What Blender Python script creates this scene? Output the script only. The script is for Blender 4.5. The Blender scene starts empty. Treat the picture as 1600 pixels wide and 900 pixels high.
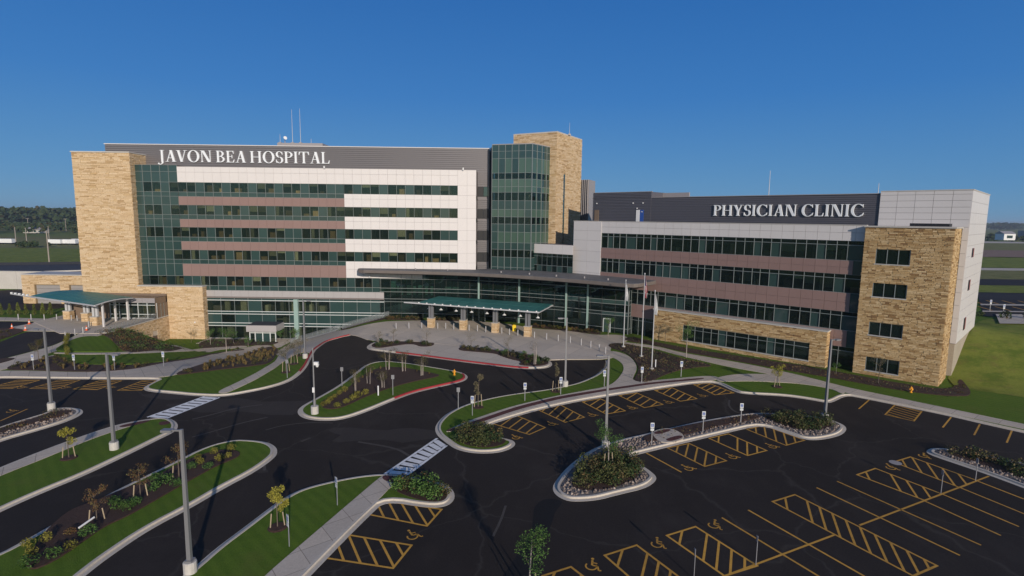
import bpy, math, random
import numpy as np
from math import sin, cos, pi, radians, sqrt, atan2, hypot
from mathutils import Vector, Matrix
from mathutils.geometry import delaunay_2d_cdt

random.seed(7); np.random.seed(7)
SC = bpy.context.scene
COL = SC.collection

# ------------------------------------------------------------------ camera
CAM_H = 19.3
PITCH = math.atan(109 / 860.0); ROLL = math.atan(0.0125)
cam_d = bpy.data.cameras.new('camera'); cam = bpy.data.objects.new('camera', cam_d); COL.objects.link(cam)
cam_d.sensor_width = 36; cam_d.lens = 36 * 860 / 1600.0; cam_d.clip_end = 20000; cam_d.clip_start = .5
Fw = Vector((0, cos(PITCH), -sin(PITCH))); Up = Vector((0, sin(PITCH), cos(PITCH))); Rt = Vector((1, 0, 0))
cx_ = Rt * cos(ROLL) + Up * sin(ROLL); cy_ = -Rt * sin(ROLL) + Up * cos(ROLL)
m = Matrix((cx_, cy_, -Fw)).transposed().to_4x4(); m.translation = (0, 0, CAM_H); cam.matrix_world = m
SC.camera = cam
# ------------------------------------------------------------------ world, sun, exposure
SUN_AZ = radians(21.5); SUN_EL = radians(16)
sun_dir = Vector((sin(SUN_AZ) * cos(SUN_EL), -cos(SUN_AZ) * cos(SUN_EL), sin(SUN_EL)))   # towards the sun
w = bpy.data.worlds.new('World'); SC.world = w; w.use_nodes = True
nt = w.node_tree; bg = nt.nodes['Background']
sky = nt.nodes.new('ShaderNodeTexSky'); sky.sky_type = 'NISHITA'; sky.sun_disc = False
sky.sun_elevation = SUN_EL; sky.sun_rotation = pi - SUN_AZ
sky.air_density = 1.0; sky.dust_density = 0.2; sky.ozone_density = 3.0; sky.altitude = 200
tc = nt.nodes.new('ShaderNodeTexCoord'); sx = nt.nodes.new('ShaderNodeSeparateXYZ'); nt.links.new(tc.outputs['Generated'], sx.inputs[0])
grd = nt.nodes.new('ShaderNodeValToRGB'); nt.links.new(sx.outputs[2], grd.inputs[0]); ge = grd.color_ramp.elements
while len(ge) < 5: ge.new(.5)
for e_, (p_, c_) in zip(ge, [(0, (.085, .23, .40)), (.05, (.06, .205, .42)), (.2, (.024, .145, .41)), (.47, (.006, .084, .32)), (1, (.008, .045, .15))]): e_.position = p_; e_.color = (*[v / .085 * .122 for v in c_], 1)
scl = nt.nodes.new('ShaderNodeMix'); scl.data_type = 'RGBA'; scl.blend_type = 'MULTIPLY'; scl.inputs[0].default_value = 1; nt.links.new(grd.outputs[0], scl.inputs[6]); scl.inputs[7].default_value = (10, 10, 10, 1); scl.clamp_result = False
mxs = nt.nodes.new('ShaderNodeMix'); mxs.data_type = 'RGBA'; mxs.inputs[0].default_value = .85; nt.links.new(sky.outputs[0], mxs.inputs[6]); nt.links.new(scl.outputs[2], mxs.inputs[7])
vd = nt.nodes.new('ShaderNodeVectorMath'); vd.operation = 'DOT_PRODUCT'; nt.links.new(tc.outputs['Generated'], vd.inputs[0]); vd.inputs[1].default_value = tuple(sun_dir)
mr = nt.nodes.new('ShaderNodeMapRange'); nt.links.new(vd.outputs['Value'], mr.inputs[0]); mr.interpolation_type = 'SMOOTHSTEP'
for i_, v_ in enumerate((-.5, 1.0, .88, .1)): mr.inputs[i_ + 1].default_value = v_
nt.links.new(mr.outputs[0], mxs.inputs[0])
nt.links.new(mxs.outputs[2], bg.inputs[0]); bg.inputs[1].default_value = 0.085
sd = bpy.data.lights.new('sun', 'SUN'); sd.energy = 3.55; sd.angle = radians(.53); sd.color = (1, .89, .77)
so = bpy.data.objects.new('sun', sd); COL.objects.link(so); so.rotation_euler = sun_dir.to_track_quat('Z', 'Y').to_euler()
SC.view_settings.view_transform = 'Standard'; SC.view_settings.look = 'None'
SC.view_settings.exposure = 0; SC.view_settings.gamma = 1
SC.render.engine = 'CYCLES'
SC.cycles.max_bounces = 6; SC.cycles.transparent_max_bounces = 10; SC.cycles.caustics_reflective = False
SC.cycles.caustics_refractive = False; SC.cycles.diffuse_bounces = 2

# surveyed ground plan, metres (x east, y north)
MAP = {
 'isl_median': [(-30.82,25.86),(-28.85,29.02),(-28.24,33.63),(-27.39,37.38),(-26.37,40.73),(-25.56,44.02),(-23.81,45.55),(-22.22,45.46),(-20.78,45.09),(-19.69,44.19),(-19.1,43.19),(-18.84,42.1),(-19.23,39.61),(-20.29,36.99),(-21.04,34.36),(-22.14,31.69),(-22.62,28.79),(-22.68,27.28),(-22.72,24.4),(-27.35,22.69)],
 'isl_walk': [(-39.15,35.43),(-38.84,39.82),(-37.9,44.03),(-36.31,48.55),(-33.89,50.26),(-32.68,50.47),(-31.47,49.68),(-30.51,48.58),(-29.92,47.22),(-30.25,45.49),(-30.75,42.23),(-31.45,38.66),(-32.37,36.05),(-33.0,33.52),(-33.47,29.97)],
 'isl_pole': [(-46.34,44.44),(-46.16,47.75),(-45.55,49.69),(-45.09,51.07),(-45.29,52.5),(-44.23,52.91),(-43.03,52.77),(-41.92,52.07),(-41.23,50.86),(-41.27,48.86),(-42.21,46.53),(-43.19,44.53),(-43.32,41.39)],
 'isl_center': [(-19.09,70.61),(-17.13,72.35),(-13.47,71.2),(-10.7,69.75),(-7.0,67.8),(-5.69,66.7),(-5.16,65.06),(-5.56,63.45),(-7.28,61.87),(-10.51,59.14),(-12.38,56.26),(-14.21,52.89),(-15.79,50.72),(-17.32,50.16),(-19.24,50.43),(-20.53,51.41),(-21.26,52.82),(-21.33,54.32),(-20.69,56.77),(-19.86,60.62),(-19.39,65.25)],
 'isl_lawn': [(-18.75,22.84),(-17.33,27.93),(-17.12,29.69),(-16.46,32.17),(-15.99,34.16),(-15.55,35.76),(-14.75,37.14),(-12.7,38.45),(-11.02,39.21),(-9.27,39.57),(-7.0,39.01),(-4.83,38.16),(-3.97,37.13),(-3.74,35.79),(-4.25,34.84),(-5.51,34.65),(-8.48,35.5),(-9.02,33.84),(-9.82,30.94),(-10.66,27.62),(-11.92,22.57)],
 'isl_rock': [(3.09,37.6),(3.35,38.57),(4.31,40.69),(5.79,43.06),(7.45,45.02),(9.61,46.6),(12.6,48.15),(15.18,49.63),(18.85,51.57),(22.85,53.29),(25.06,53.92),(28.18,53.66),(30.97,52.86),(31.99,51.34),(31.92,50.18),(31.12,49.05),(29.82,47.96),(27.55,47.01),(26.3,47.12),(25.5,48.27),(24.01,50.57),(19.69,48.38),(15.07,45.93),(11.41,43.97),(9.72,43.05),(10.37,41.76),(11.1,40.01),(11.05,39.08),(9.92,37.77),(7.74,36.79),(6.07,35.94),(4.59,35.73),(3.85,35.89),(3.21,36.67)],
 'isl_right': [(35.64,45.08),(36.55,45.63),(37.64,45.53),(39.8,44.42),(41.9,42.77),(46.14,39.5),(39.76,33.66),(37.96,38.49),(36.95,41.04),(35.57,43.55),(35.26,44.42)],
 'isl_drop': [(-21.54,79.89),(-21.61,81.97),(-20.89,84.21),(-18.91,85.24),(-14.87,84.1),(-12.27,83.36),(-7.63,81.46),(-2.24,79.3),(2.41,76.85),(4.42,75.13),(5.38,73.44),(5.58,71.46),(4.88,69.85),(3.19,69.16),(0.71,69.35),(-6.33,72.2),(-13.34,75.32),(-18.28,77.3),(-20.67,78.33)],
 'nk_west': [(-73.31,58.2),(-59.73,62.42),(-54.83,62.38),(-47.03,62.46),(-41.21,62.72),(-41.26,61.19),(-41.02,59.28),(-39.73,58.2),(-36.13,57.46),(-34.14,56.99),(-30.89,56.69),(-29.35,57.72),(-26.91,60.09),(-25.75,62.6),(-25.8,66.1),(-26.47,70.05),(-27.63,74.39),(-29.01,80.01),(-29.81,87.5),(-28.21,88.39),(-26.51,89.05)],
 'nk_east': [(13.03,74.16),(12.72,71.8),(11.93,69.56),(10.49,66.57),(7.69,62.99),(3.77,60.4),(0.15,58.88),(-2.47,57.26),(-4.71,55.33),(-6.22,52.81),(-6.79,50.86),(-7.0,48.89),(-6.58,47.09),(-5.52,45.43),(-4.49,44.01),(-2.84,43.3),(-1.05,43.47),(0.01,44.27),(0.5,45.21),(0.33,46.02),(-0.23,46.43),(-1.55,47.1),(-2.35,48.27),(-2.1,49.21),(-1.48,50.2),(2.28,53.48),(6.96,56.58),(11.47,58.88),(16.28,61.14),(21.46,63.57),(24.12,64.19),(24.92,63.46),(25.46,60.8),(26.19,59.91),(30.47,59.4),(32.57,58.39),(34.06,57.19),(35.01,57.64),(37.7,59.91),(38.82,59.07),(41.18,56.84),(44.5,53.51),(45.89,51.64),(47.91,49.29),(52.22,45.05),(58.63,36.53)],
 'line_north': [(-26.51,89.05),(-23.84,85.89),(-20.75,82.45),(-20.89,84.21)],
 'plaza': [(-34.86,79.8),(-40.43,93.9),(-43.63,98.18),(-43.2,101.33),(-40.82,104.55),(-37.23,105.0),(-32.42,99.84),(-28.65,95.94),(-24.66,98.24),(-22.76,100.14),(-17.01,101.16),(-7.74,101.79),(-2.27,99.62),(0.66,97.98),(4.01,94.73),(9.49,93.42),(14.29,90.05),(17.3,90.74),(18.94,89.82),(19.18,86.94),(17.37,84.56),(15.53,82.72),(14.63,79.79),(14.46,76.72),(14.47,75.28),(13.03,74.16),(5.58,73.79),(4.42,75.13),(2.41,76.85),(-2.24,79.3),(-7.63,81.46),(-12.27,83.36),(-18.91,85.24),(-20.89,84.21),(-20.75,82.45),(-26.51,89.05),(-28.21,88.39),(-29.81,87.5),(-29.01,80.01),(-28.1,75.68),(-29.4,77.48),(-30.23,78.44),(-30.83,76.41),(-30.61,73.63),(-31.58,74.91)],
 'walk_main': [(-66.07,64.28),(-62.15,65.04),(-58.47,65.29),(-54.32,64.99),(-49.91,65.33),(-47.34,67.51),(-47.2,79.36),(-48.95,91.61),(-47.63,96.07),(-46.14,98.55),(-43.63,98.18),(-40.43,93.9),(-34.86,79.8),(-43.2,97.17),(-44.17,96.0),(-43.03,87.72),(-38.73,72.32),(-39.92,65.23),(-41.23,63.0),(-47.22,62.72),(-55.04,62.63),(-59.96,62.68),(-62.82,61.02)],
 'walk_garden': [(-63.34,74.38),(-61.19,74.56),(-57.89,76.08),(-56.64,77.47),(-54.17,81.41),(-55.78,93.96),(-52.16,96.64),(-48.19,97.93),(-47.21,96.39),(-50.93,94.32),(-51.27,86.34),(-53.41,80.24),(-55.89,76.42),(-59.09,74.13),(-62.82,73.75)],
 'walk_cross': [(-40.43,93.9),(-33.18,79.89),(-30.83,76.41),(-30.61,73.63),(-29.91,67.93),(-29.91,62.68),(-30.57,58.34),(-30.94,57.44),(-32.05,57.84),(-31.5,61.35),(-31.18,65.42),(-31.58,71.81),(-33.66,77.89)],
 'walk_east': [(17.46,85.01),(18.69,84.63),(22.2,82.65),(24.66,78.75),(28.81,75.28),(32.37,72.08),(33.82,70.57),(36.41,67.43),(39.36,62.56),(43.97,57.56),(49.73,51.27),(54.19,46.85),(52.96,45.73),(48.5,49.93),(42.9,56.1),(41.47,57.26),(39.03,59.4),(37.98,60.38),(37.68,62.25),(35.11,64.92),(32.45,68.11),(29.53,70.37),(27.53,72.5),(24.08,76.84),(20.99,81.75),(17.5,83.69)],
 'walk_link': [(25.1,65.83),(28.43,67.65),(32.31,67.82),(33.53,67.3),(37.6,62.49),(38.26,60.85),(37.25,59.89),(37.31,61.99),(34.56,63.86),(31.84,64.26),(29.17,64.67),(25.53,64.25),(24.85,64.48)],
 'walk_hook': [(13.44,76.67),(14.75,79.4),(16.27,77.56),(16.84,75.04),(16.71,71.67),(16.24,69.15),(15.19,66.22),(14.62,64.31),(15.49,64.09),(17.5,64.43),(24.03,66.61),(25.71,66.4),(25.1,64.76),(21.55,63.82),(16.37,61.5),(11.53,59.22),(7.01,56.99),(2.3,53.85),(-1.49,50.54),(-3.1,49.02),(-4.27,48.83),(-5.32,47.57),(-5.95,47.55),(-4.89,49.12),(-3.53,50.8),(0.15,54.53),(4.82,57.97),(8.05,59.88),(11.23,61.65),(12.88,64.5),(14.51,68.77),(14.97,71.91),(14.52,74.58)],
 'red_hook': [(-5.97,47.7),(-4.6,49.13),(-3.03,50.65),(0.55,54.36),(5.01,57.76),(11.11,60.93),(16.91,63.63),(23.74,65.77),(23.51,65.09),(16.72,62.86),(11.14,60.23),(5.08,56.92),(0.8,53.61),(-2.57,50.17),(-3.97,48.68),(-5.32,47.57)],
 'bed_er': [(-64.95,89.53),(-64.19,90.41),(-60.05,88.15),(-55.12,86.34),(-52.88,87.34),(-52.69,82.9),(-54.16,82.15),(-55.26,78.12),(-57.31,79.07),(-60.16,81.77),(-63.17,84.6),(-66.77,86.73),(-65.65,88.3)],
 'lawn_er': [(-63.88,75.03),(-65.27,77.94),(-66.48,81.2),(-66.81,83.87),(-65.06,84.45),(-62.77,83.37),(-60.34,81.62),(-57.88,79.09),(-57.0,77.72),(-58.14,76.4),(-61.44,74.88)],
 'bed_round': [(-62.67,66.46),(-62.83,67.98),(-62.14,69.99),(-61.87,73.22),(-57.92,70.46),(-53.54,69.1),(-49.72,69.52),(-47.91,73.15),(-47.66,80.15),(-49.47,91.56),(-46.51,93.3),(-47.1,95.22),(-48.95,91.61),(-46.95,78.94),(-47.2,67.31),(-50.03,65.49),(-54.56,65.28),(-58.72,65.57),(-61.36,65.38)],
 'lawn_round': [(-62.3,73.12),(-58.84,73.8),(-55.38,75.7),(-52.87,79.42),(-50.74,85.42),(-49.57,90.73),(-48.5,81.58),(-47.96,73.91),(-50.03,69.96),(-53.54,69.1),(-56.54,69.24),(-59.99,71.46)],
 'bed_grass': [(-40.83,65.19),(-41.08,68.95),(-42.02,75.13),(-42.98,83.13),(-43.68,88.64),(-44.41,94.78),(-43.42,97.68),(-41.46,95.53),(-38.17,88.38),(-32.98,74.61),(-31.93,70.66),(-33.84,69.34),(-36.61,67.52),(-38.93,65.27),(-40.02,64.24)],
 'bed_lower': [(-57.79,99.46),(-57.2,102.73),(-49.22,102.63),(-42.98,100.81),(-44.2,98.15),(-48.53,97.91),(-52.43,96.06),(-54.85,94.68)],
 'bed_front_l': [(-22.9,100.76),(-23.54,104.72),(-21.82,109.16),(-18.39,107.92),(-17.0,101.81)],
 'bed_front_ll': [(-33.18,104.12),(-28.27,99.9),(-25.47,103.0),(-25.09,109.94),(-23.82,111.3),(-23.6,106.11),(-23.87,101.34),(-27.75,98.06),(-30.7,98.15)],
 'bed_front_m': [(-14.02,102.01),(-13.61,105.41),(-9.9,105.67),(-7.74,101.79)],
 'bed_front_r': [(3.68,94.71),(4.13,97.61),(9.42,96.2),(14.83,92.14),(14.29,90.05),(9.49,93.42)],
 'bed_flag': [(14.81,83.11),(16.66,84.52),(18.82,82.9),(21.07,80.13),(23.81,75.03),(26.15,72.76),(26.88,71.18),(24.62,70.76),(21.59,69.1),(18.48,66.09),(17.04,64.15),(15.37,63.57),(14.69,64.31),(15.86,67.09),(16.77,70.4),(17.03,74.7),(16.5,78.71),(14.96,80.61)],
 'bed_walls': [(17.73,86.39),(19.7,89.37),(21.68,86.61),(25.56,82.41),(30.05,78.64),(34.31,75.55),(39.51,71.77),(41.07,69.98),(43.21,68.01),(46.56,64.62),(49.97,62.02),(54.57,64.02),(53.23,61.91),(50.54,59.52),(47.75,60.08),(44.62,61.81),(39.88,66.46),(37.02,68.61),(32.65,72.74),(29.08,76.0),(24.89,79.54),(22.31,83.09)],
 'bed_right': [(53.67,64.32),(55.37,66.0),(54.21,63.38),(52.27,60.48),(50.54,59.52),(49.98,61.08)],
 'ltip': [(11.24,62.14),(10.99,62.88),(9.71,61.35)],
 'bed_ertrees': [(-95.42,101.03),(-84.22,100.47),(-83.83,106.1),(-88.52,107.25),(-99.71,105.67)],
 'er_drive': [(-65.55,63.76),(-66.97,70.25),(-66.64,73.7),(-66.65,78.27),(-68.82,85.16),(-70.46,87.51),(-78.57,87.52),(-75.82,79.83),(-74.0,72.26)],
 'er_drive_b': [(-100.98,89.78),(-90.41,95.61),(-83.5,95.47),(-81.13,89.96),(-82.5,89.34),(-96.74,85.92)],
 'er_road': [(-110.02,98.02),(-101.01,107.07),(-92.09,106.98),(-90.24,113.52),(-94.58,120.35),(-105.95,118.46),(-122.7,137.52),(-125.5,133.57),(-141.2,126.42)],
 'er_apron': [(-84.01,90.31),(-83.48,93.13),(-83.5,95.47),(-81.11,98.1),(-77.1,97.12),(-73.4,93.78),(-70.79,89.54),(-71.04,87.98),(-78.57,87.52),(-80.61,88.41)],
 'er_island': [(-83.93,84.27),(-84.96,89.72),(-82.72,89.59),(-80.45,88.94),(-78.96,87.49),(-77.82,84.16),(-77.33,81.46),(-76.08,76.18)],
 'er_walk': [(-102.17,96.04),(-93.69,99.16),(-81.66,98.06),(-75.54,95.4),(-70.51,91.71),(-74.16,100.51),(-70.48,107.22),(-70.33,107.54),(-64.97,87.37),(-65.01,83.08),(-63.52,77.84),(-63.65,74.33),(-63.06,71.56),(-59.99,71.46),(-62.56,73.44),(-61.76,70.05),(-61.95,67.43),(-62.15,65.04),(-64.28,62.49),(-65.81,64.02),(-66.68,69.94),(-66.34,73.36),(-66.33,77.88),(-68.46,84.71),(-70.59,89.55),(-73.29,93.79),(-77.33,97.41),(-81.35,98.4),(-83.75,95.75),(-90.67,95.9),(-99.26,93.25)],
 'bed_ercorner': [(-67.96,66.18),(-67.26,70.57),(-65.77,70.97),(-65.04,70.35),(-65.0,68.12),(-66.33,64.55)],
 'bed_center': [(-19.72,54.77),(-19.2,56.83),(-18.14,60.21),(-18.25,63.96),(-16.99,68.23),(-15.75,68.9),(-13.19,68.41),(-9.77,66.24),(-8.29,65.19),(-11.18,62.96),(-13.49,60.4),(-15.39,57.4),(-16.75,53.91),(-17.74,52.94),(-18.81,53.27)],
 'bed_drop_a': [(-21.1,80.73),(-20.57,82.9),(-17.25,83.52),(-12.2,82.92),(-11.59,82.09),(-12.12,80.39),(-13.73,80.31),(-14.42,81.52),(-15.74,81.87),(-17.59,80.51),(-19.01,79.21),(-20.13,79.16)],
 'bed_drop_b': [(-7.79,78.23),(-7.56,80.64),(-5.65,80.74),(-2.22,78.52),(1.67,76.82),(3.72,75.64),(5.11,73.43),(5.29,72.1),(4.33,70.45),(2.81,70.06),(0.8,70.6),(1.59,72.25),(-0.14,73.51),(-1.68,75.55),(-2.16,76.62),(-5.42,77.58)],
 'bed_median': [(-26.83,28.3),(-27.59,30.1),(-28.13,31.42),(-28.52,33.62),(-27.73,34.78),(-26.87,36.64),(-26.01,38.1),(-25.44,41.09),(-23.97,43.05),(-22.68,43.08),(-21.76,42.5),(-21.71,41.66),(-22.5,40.28),(-23.14,37.98),(-23.66,35.82),(-24.31,32.95),(-24.93,31.84),(-25.01,30.15),(-25.08,28.63),(-25.46,27.6),(-25.97,27.59)],
 'walk_isl': [(-38.8,35.1),(-38.54,39.51),(-37.69,43.78),(-36.09,48.24),(-34.04,49.75),(-33.59,49.61),(-34.95,47.21),(-35.95,44.49),(-36.57,41.0),(-37.33,38.19),(-37.62,33.96)],
 'red_isl_a': [(-35.7,47.94),(-33.76,49.68),(-33.52,48.96),(-34.88,47.51)],
 'red_isl_b': [(-32.65,48.99),(-31.92,49.34),(-31.24,48.72),(-31.89,48.07)],
 'walk_lawn': [(-13.87,23.51),(-13.02,27.47),(-9.58,38.84),(-9.18,39.36),(-7.43,38.79),(-8.46,37.39),(-8.73,36.19),(-9.29,34.08),(-11.0,27.89),(-12.14,23.34)],
 'red_lawn': [(-9.54,38.84),(-8.88,39.32),(-7.43,38.79),(-8.27,37.78),(-9.19,38.15)],
 'rock_mass_a': [(4.34,37.63),(5.07,39.96),(6.36,42.23),(8.12,43.49),(9.8,43.17),(10.32,41.53),(9.82,39.35),(7.92,37.72),(5.51,37.0)],
 'rock_mass_b': [(24.95,52.65),(27.48,53.27),(29.84,52.29),(30.98,51.3),(30.3,49.81),(28.03,48.95),(26.46,49.37),(25.26,51.28)],
 'rock_mulch': [(11.67,46.66),(12.78,47.71),(15.0,48.99),(18.56,50.72),(24.46,52.99),(24.71,52.11),(19.38,49.61),(15.06,47.2),(11.83,45.69)],
 'rock_cross': [(12.62,48.0),(14.91,49.3),(15.85,46.65),(13.03,45.19)],
 'red_cross_a': [(12.87,47.86),(14.6,48.83),(14.82,48.37),(13.13,47.28)],
 'red_cross_b': [(13.55,46.3),(15.22,47.35),(15.44,46.78),(13.85,45.75)],
 'mass_lawn': [(-8.6,37.01),(-8.32,38.47),(-6.4,38.32),(-4.63,37.3),(-4.12,36.04),(-4.6,35.25),(-6.14,35.39)],
 'mass_hook': [(-4.83,45.73),(-4.84,47.44),(-3.97,48.68),(-2.19,48.59),(-0.68,46.7),(-0.22,45.59),(-1.18,44.36),(-3.07,44.31)],
 'mass_right': [(36.65,44.33),(38.05,45.15),(39.37,43.91),(41.14,41.94),(43.66,39.43),(41.12,36.98),(39.19,39.82),(37.92,42.19)],
 'mulch_pole': [(-45.08,43.17),(-45.62,47.16),(-44.57,48.91),(-44.3,51.45),(-42.76,51.86),(-42.41,50.64),(-43.61,48.15),(-44.56,46.02),(-43.89,41.97)],
 'dark_area': [(3.72,35.89),(2.55,36.21),(1.7,35.15),(1.57,33.78),(1.38,31.86),(0.68,30.06),(-0.26,27.72),(-1.12,26.16),(0.85,25.72),(1.59,27.75),(2.03,30.73),(2.77,33.05),(3.03,34.37),(3.48,35.2)],
 'cw_a': [(-34.7,50.57),(-32.78,50.13),(-30.97,56.59),(-32.74,56.83)],
 'cw_b': [(-9.44,39.46),(-7.77,39.29),(-5.4,44.89),(-6.42,46.38)],
 'lines': [(24.6,39.23),(28.61,31.16),(22.49,38.19),(26.47,30.1),(16.09,34.92),(19.65,27.94),(13.94,33.91),(17.22,27.68),(9.66,26.86),(20.22,32.06),(22.51,33.2),(37.0,40.39),(35.42,39.52),(36.47,36.87),(33.22,38.47),(34.76,34.55),(31.12,37.46),(32.83,33.28),(29.1,36.42),(30.75,32.23),(11.38,43.84),(13.27,40.39),(39.34,58.44),(36.36,55.47),(44.29,53.32),(41.26,50.49),(45.62,51.46),(42.74,48.67),(47.32,49.89),(44.23,46.97),(-47.44,49.13),(-47.75,52.41)],
 'hA': [(31.22,42.7),(33.36,43.74),(35.46,39.62),(33.22,38.47),(33.38,43.61),(32.22,41.02)],
 'hB': [(26.78,40.33),(28.96,41.49),(31.12,37.46),(29.17,36.51),(28.96,41.49),(27.88,38.82)],
 'hD': [(18.27,36.07),(20.35,37.1),(24.36,29.1),(22.33,28.15),(20.35,37.1),(19.29,34.43)],
 'hE': [(9.74,31.77),(11.86,32.81),(14.04,28.89),(11.84,27.95),(11.86,32.81),(10.74,30.21)],
 'hF': [(5.56,29.67),(7.65,30.72),(9.35,27.74),(7.23,26.56),(7.65,30.72),(6.58,27.96)],
 'hG': [(1.87,27.76),(3.49,28.57),(4.62,27.02),(2.8,25.76),(3.49,28.57),(3.1,27.51)],
 'h1': [(13.45,44.94),(15.63,45.94),(17.56,42.55),(15.42,41.45),(15.57,45.94),(14.51,43.43)],
 'h2': [(17.78,47.14),(19.93,48.24),(21.8,44.66),(19.71,43.59),(19.93,48.24),(18.81,45.5)],
 'h3': [(22.11,49.38),(24.12,50.41),(26.22,46.97),(23.98,45.79),(24.11,50.25),(23.15,47.74)],
 'k1': [(-1.66,50.03),(0.54,52.33),(3.26,49.23),(1.72,47.5),(1.15,51.47),(-0.02,49.13)],
 'k2': [(2.88,53.87),(5.23,55.5),(7.26,52.03),(5.24,50.6),(5.74,54.55),(4.55,51.94)],
 'k3': [(7.64,56.6),(9.73,57.73),(11.68,54.0),(9.56,53.0),(10.25,56.7),(8.92,54.66)],
 'k4': [(11.97,58.9),(14.17,59.89),(16.09,56.11),(13.88,55.04),(14.63,58.79),(13.02,56.6)],
 'k5': [(16.44,60.91),(18.72,61.96),(20.35,58.14),(18.25,57.21),(19.18,61.02),(17.36,58.46)],
 'k6': [(21.69,63.32),(23.72,63.92),(25.28,60.33),(22.82,59.55),(24.12,62.92),(22.22,60.91)],
 'l1': [(-9.13,33.76),(-8.57,35.5),(-4.5,34.51),(-5.17,32.5),(-8.25,35.42),(-7.13,33.19)],
 'l2': [(-10.36,29.1),(-9.77,31.41),(-5.76,30.43),(-6.39,28.26),(-9.75,31.34),(-8.4,28.85)],
 't1': [(41.04,56.83),(42.51,54.92),(39.68,52.11),(38.0,53.83),(39.45,55.19),(40.59,53.02)],
 's1': [(-57.61,58.61),(-57.12,61.77),(-54.62,61.87),(-54.96,58.72),(-57.18,61.26),(-54.01,60.9)],
 's2': [(-53.05,58.79),(-52.47,61.96),(-50.1,62.07),(-50.13,58.68),(-52.64,61.45),(-49.5,60.84)],
 's3': [(-48.22,58.76),(-47.75,61.91),(-45.22,62.02),(-45.52,58.64),(-47.88,61.4),(-44.94,60.79)],
 's4': [(-43.17,58.51),(-42.91,62.12),(-41.39,62.18),(-40.64,58.61),(-42.99,61.36),(-40.95,60.71)],
 'sym': [(4.73,28.76),(5.21,28.6),(8.97,30.94),(9.46,30.76),(13.17,33.06),(13.64,32.77),(-5.88,31.49),(-5.41,31.71),(14.02,41.18),(14.89,41.55),(18.37,43.42),(19.23,43.7),(22.68,45.62),(23.6,45.92),(0.51,46.88),(1.31,47.2),(3.93,50.22),(4.81,50.58),(8.12,52.77),(9.14,53.17),(12.54,54.99),(13.5,55.41),(16.87,56.95),(17.96,57.41),(21.29,59.27),(22.39,59.76),(30.36,41.75),(31.03,41.54),(34.69,44.02),(35.06,43.66),(-54.33,59.2),(-53.77,59.7),(-49.65,59.4),(-49.05,59.89),(-44.8,59.6),(-44.16,60.1),(-48.8,51.82),(-48.39,52.2)],
 'poles': [(-17.18,27.55,8.11),(-32.42,43.04,8.43),(-45.12,52.14,8.33),(8.08,44.51,8.04),(30.7,51.8,8.61),(6.28,61.69,8.85),(-28.13,73.36,8.83)],
 'campole': [(-19.12,51.81,5.83)],
 'flags': [(16.99,81.66,10.13),(18.36,75.83,11.71),(18.16,69.24,10.18)],
 'signs': [(-58.5,65.59,1.85),(-53.81,66.01,1.7),(-49.22,66.49,1.87),(-45.19,69.72,1.88),(-11.5,34.67,1.63),(-12.82,29.97,1.67),(-3.72,51.82,1.82),(1.51,56.37,1.68),(5.5,58.65,1.74),(10.79,61.63,1.82),(15.5,63.32,1.79),(21.04,66.2,1.71),(12.17,45.3,1.78),(17.61,48.31,1.7),(22.04,50.67,1.65)],
 'signs_back': [(-5.27,53.58,2.4),(-26.6,63.6,2.26),(-19.14,60.53,2.35),(-12.76,57.72,2.36),(13.99,28.95,1.63),(10.06,27.65,1.12),(31.1,37.56,1.65),(35.31,39.62,1.68)],
 'bollards': [(-19.89,93.24),(-17.76,93.65),(-15.56,93.79),(-12.77,93.68),(-11.4,93.77),(-9.96,93.31),(-7.24,92.39),(-5.79,91.95),(-4.34,91.25),(-1.62,90.38),(-0.33,89.44),(1.05,88.78),(3.72,87.24),(5.62,86.17),(7.38,85.12),(9.17,83.89),(10.69,82.46),(11.93,80.86),(12.88,78.91),(13.54,77.23)],
 'er_bollards': [(-88.35,96.98),(-86.18,97.12),(-83.7,96.98),(-81.83,97.42),(-78.61,96.71),(-77.41,96.48),(-68.53,82.86),(-68.69,84.93),(-68.55,86.38),(-71.25,91.12)],
 'cones': [(-82.6,89.34),(-79.19,87.99),(-83.06,93.15),(-69.67,88.57)],
 'hydrants': [(-6.94,65.66),(45.68,60.91)],
 'er_trees': [(-95.78,101.68),(-94.2,101.79),(-92.73,101.9),(-91.37,101.99),(-89.9,102.1),(-88.36,102.21),(-86.99,102.31)],
 'piers': [(-14.08,95.0),(-8.31,93.41),(-2.72,91.34),(2.67,88.63)],
 'er_piers': [(-80.32,97.83),(-75.6,95.99),(-71.37,92.49)],
 't_median': [(-25.86,32.39,1.79),(-25.11,35.35,2.16),(-24.17,38.15,2.45)],
 't_yellow': [(-34.74,41.29,2.47),(-14.33,31.93,2.52),(31.14,62.47,2.61)],
 't_narrow': [(-3.31,54.22,3.36),(5.03,59.76,3.09)],
 't_green': [(1.08,25.73,3.3),(7.62,40.57,3.2),(-48.13,90.87,4.08),(-54.79,98.08,2.61)],
 't_drop': [(-20.05,80.79,2.05),(-17.95,82.17,2.29),(-12.82,81.18,2.36),(-5.85,78.33,2.66),(-0.41,74.54,2.81),(3.09,71.02,3.12)],
 't_center': [(-15.5,67.41,2.39),(-13.34,66.64,2.21),(-10.92,65.08,2.31),(-17.05,58.65,2.03),(-16.38,61.49,1.89),(-14.29,60.14,1.71)],
 't_west': [(-27.76,66.06,3.63),(-28.36,70.17,3.25),(-29.51,75.35,2.74),(-61.44,69.76,2.89),(-59.34,99.9,2.9)],
 't_east': [(24.32,85.39,2.99),(24.67,75.78,4.76),(44.16,64.26,3.23),(41.21,67.92,1.42),(15.93,97.77,3.05),(11.2,63.65,2.03)],
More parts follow.
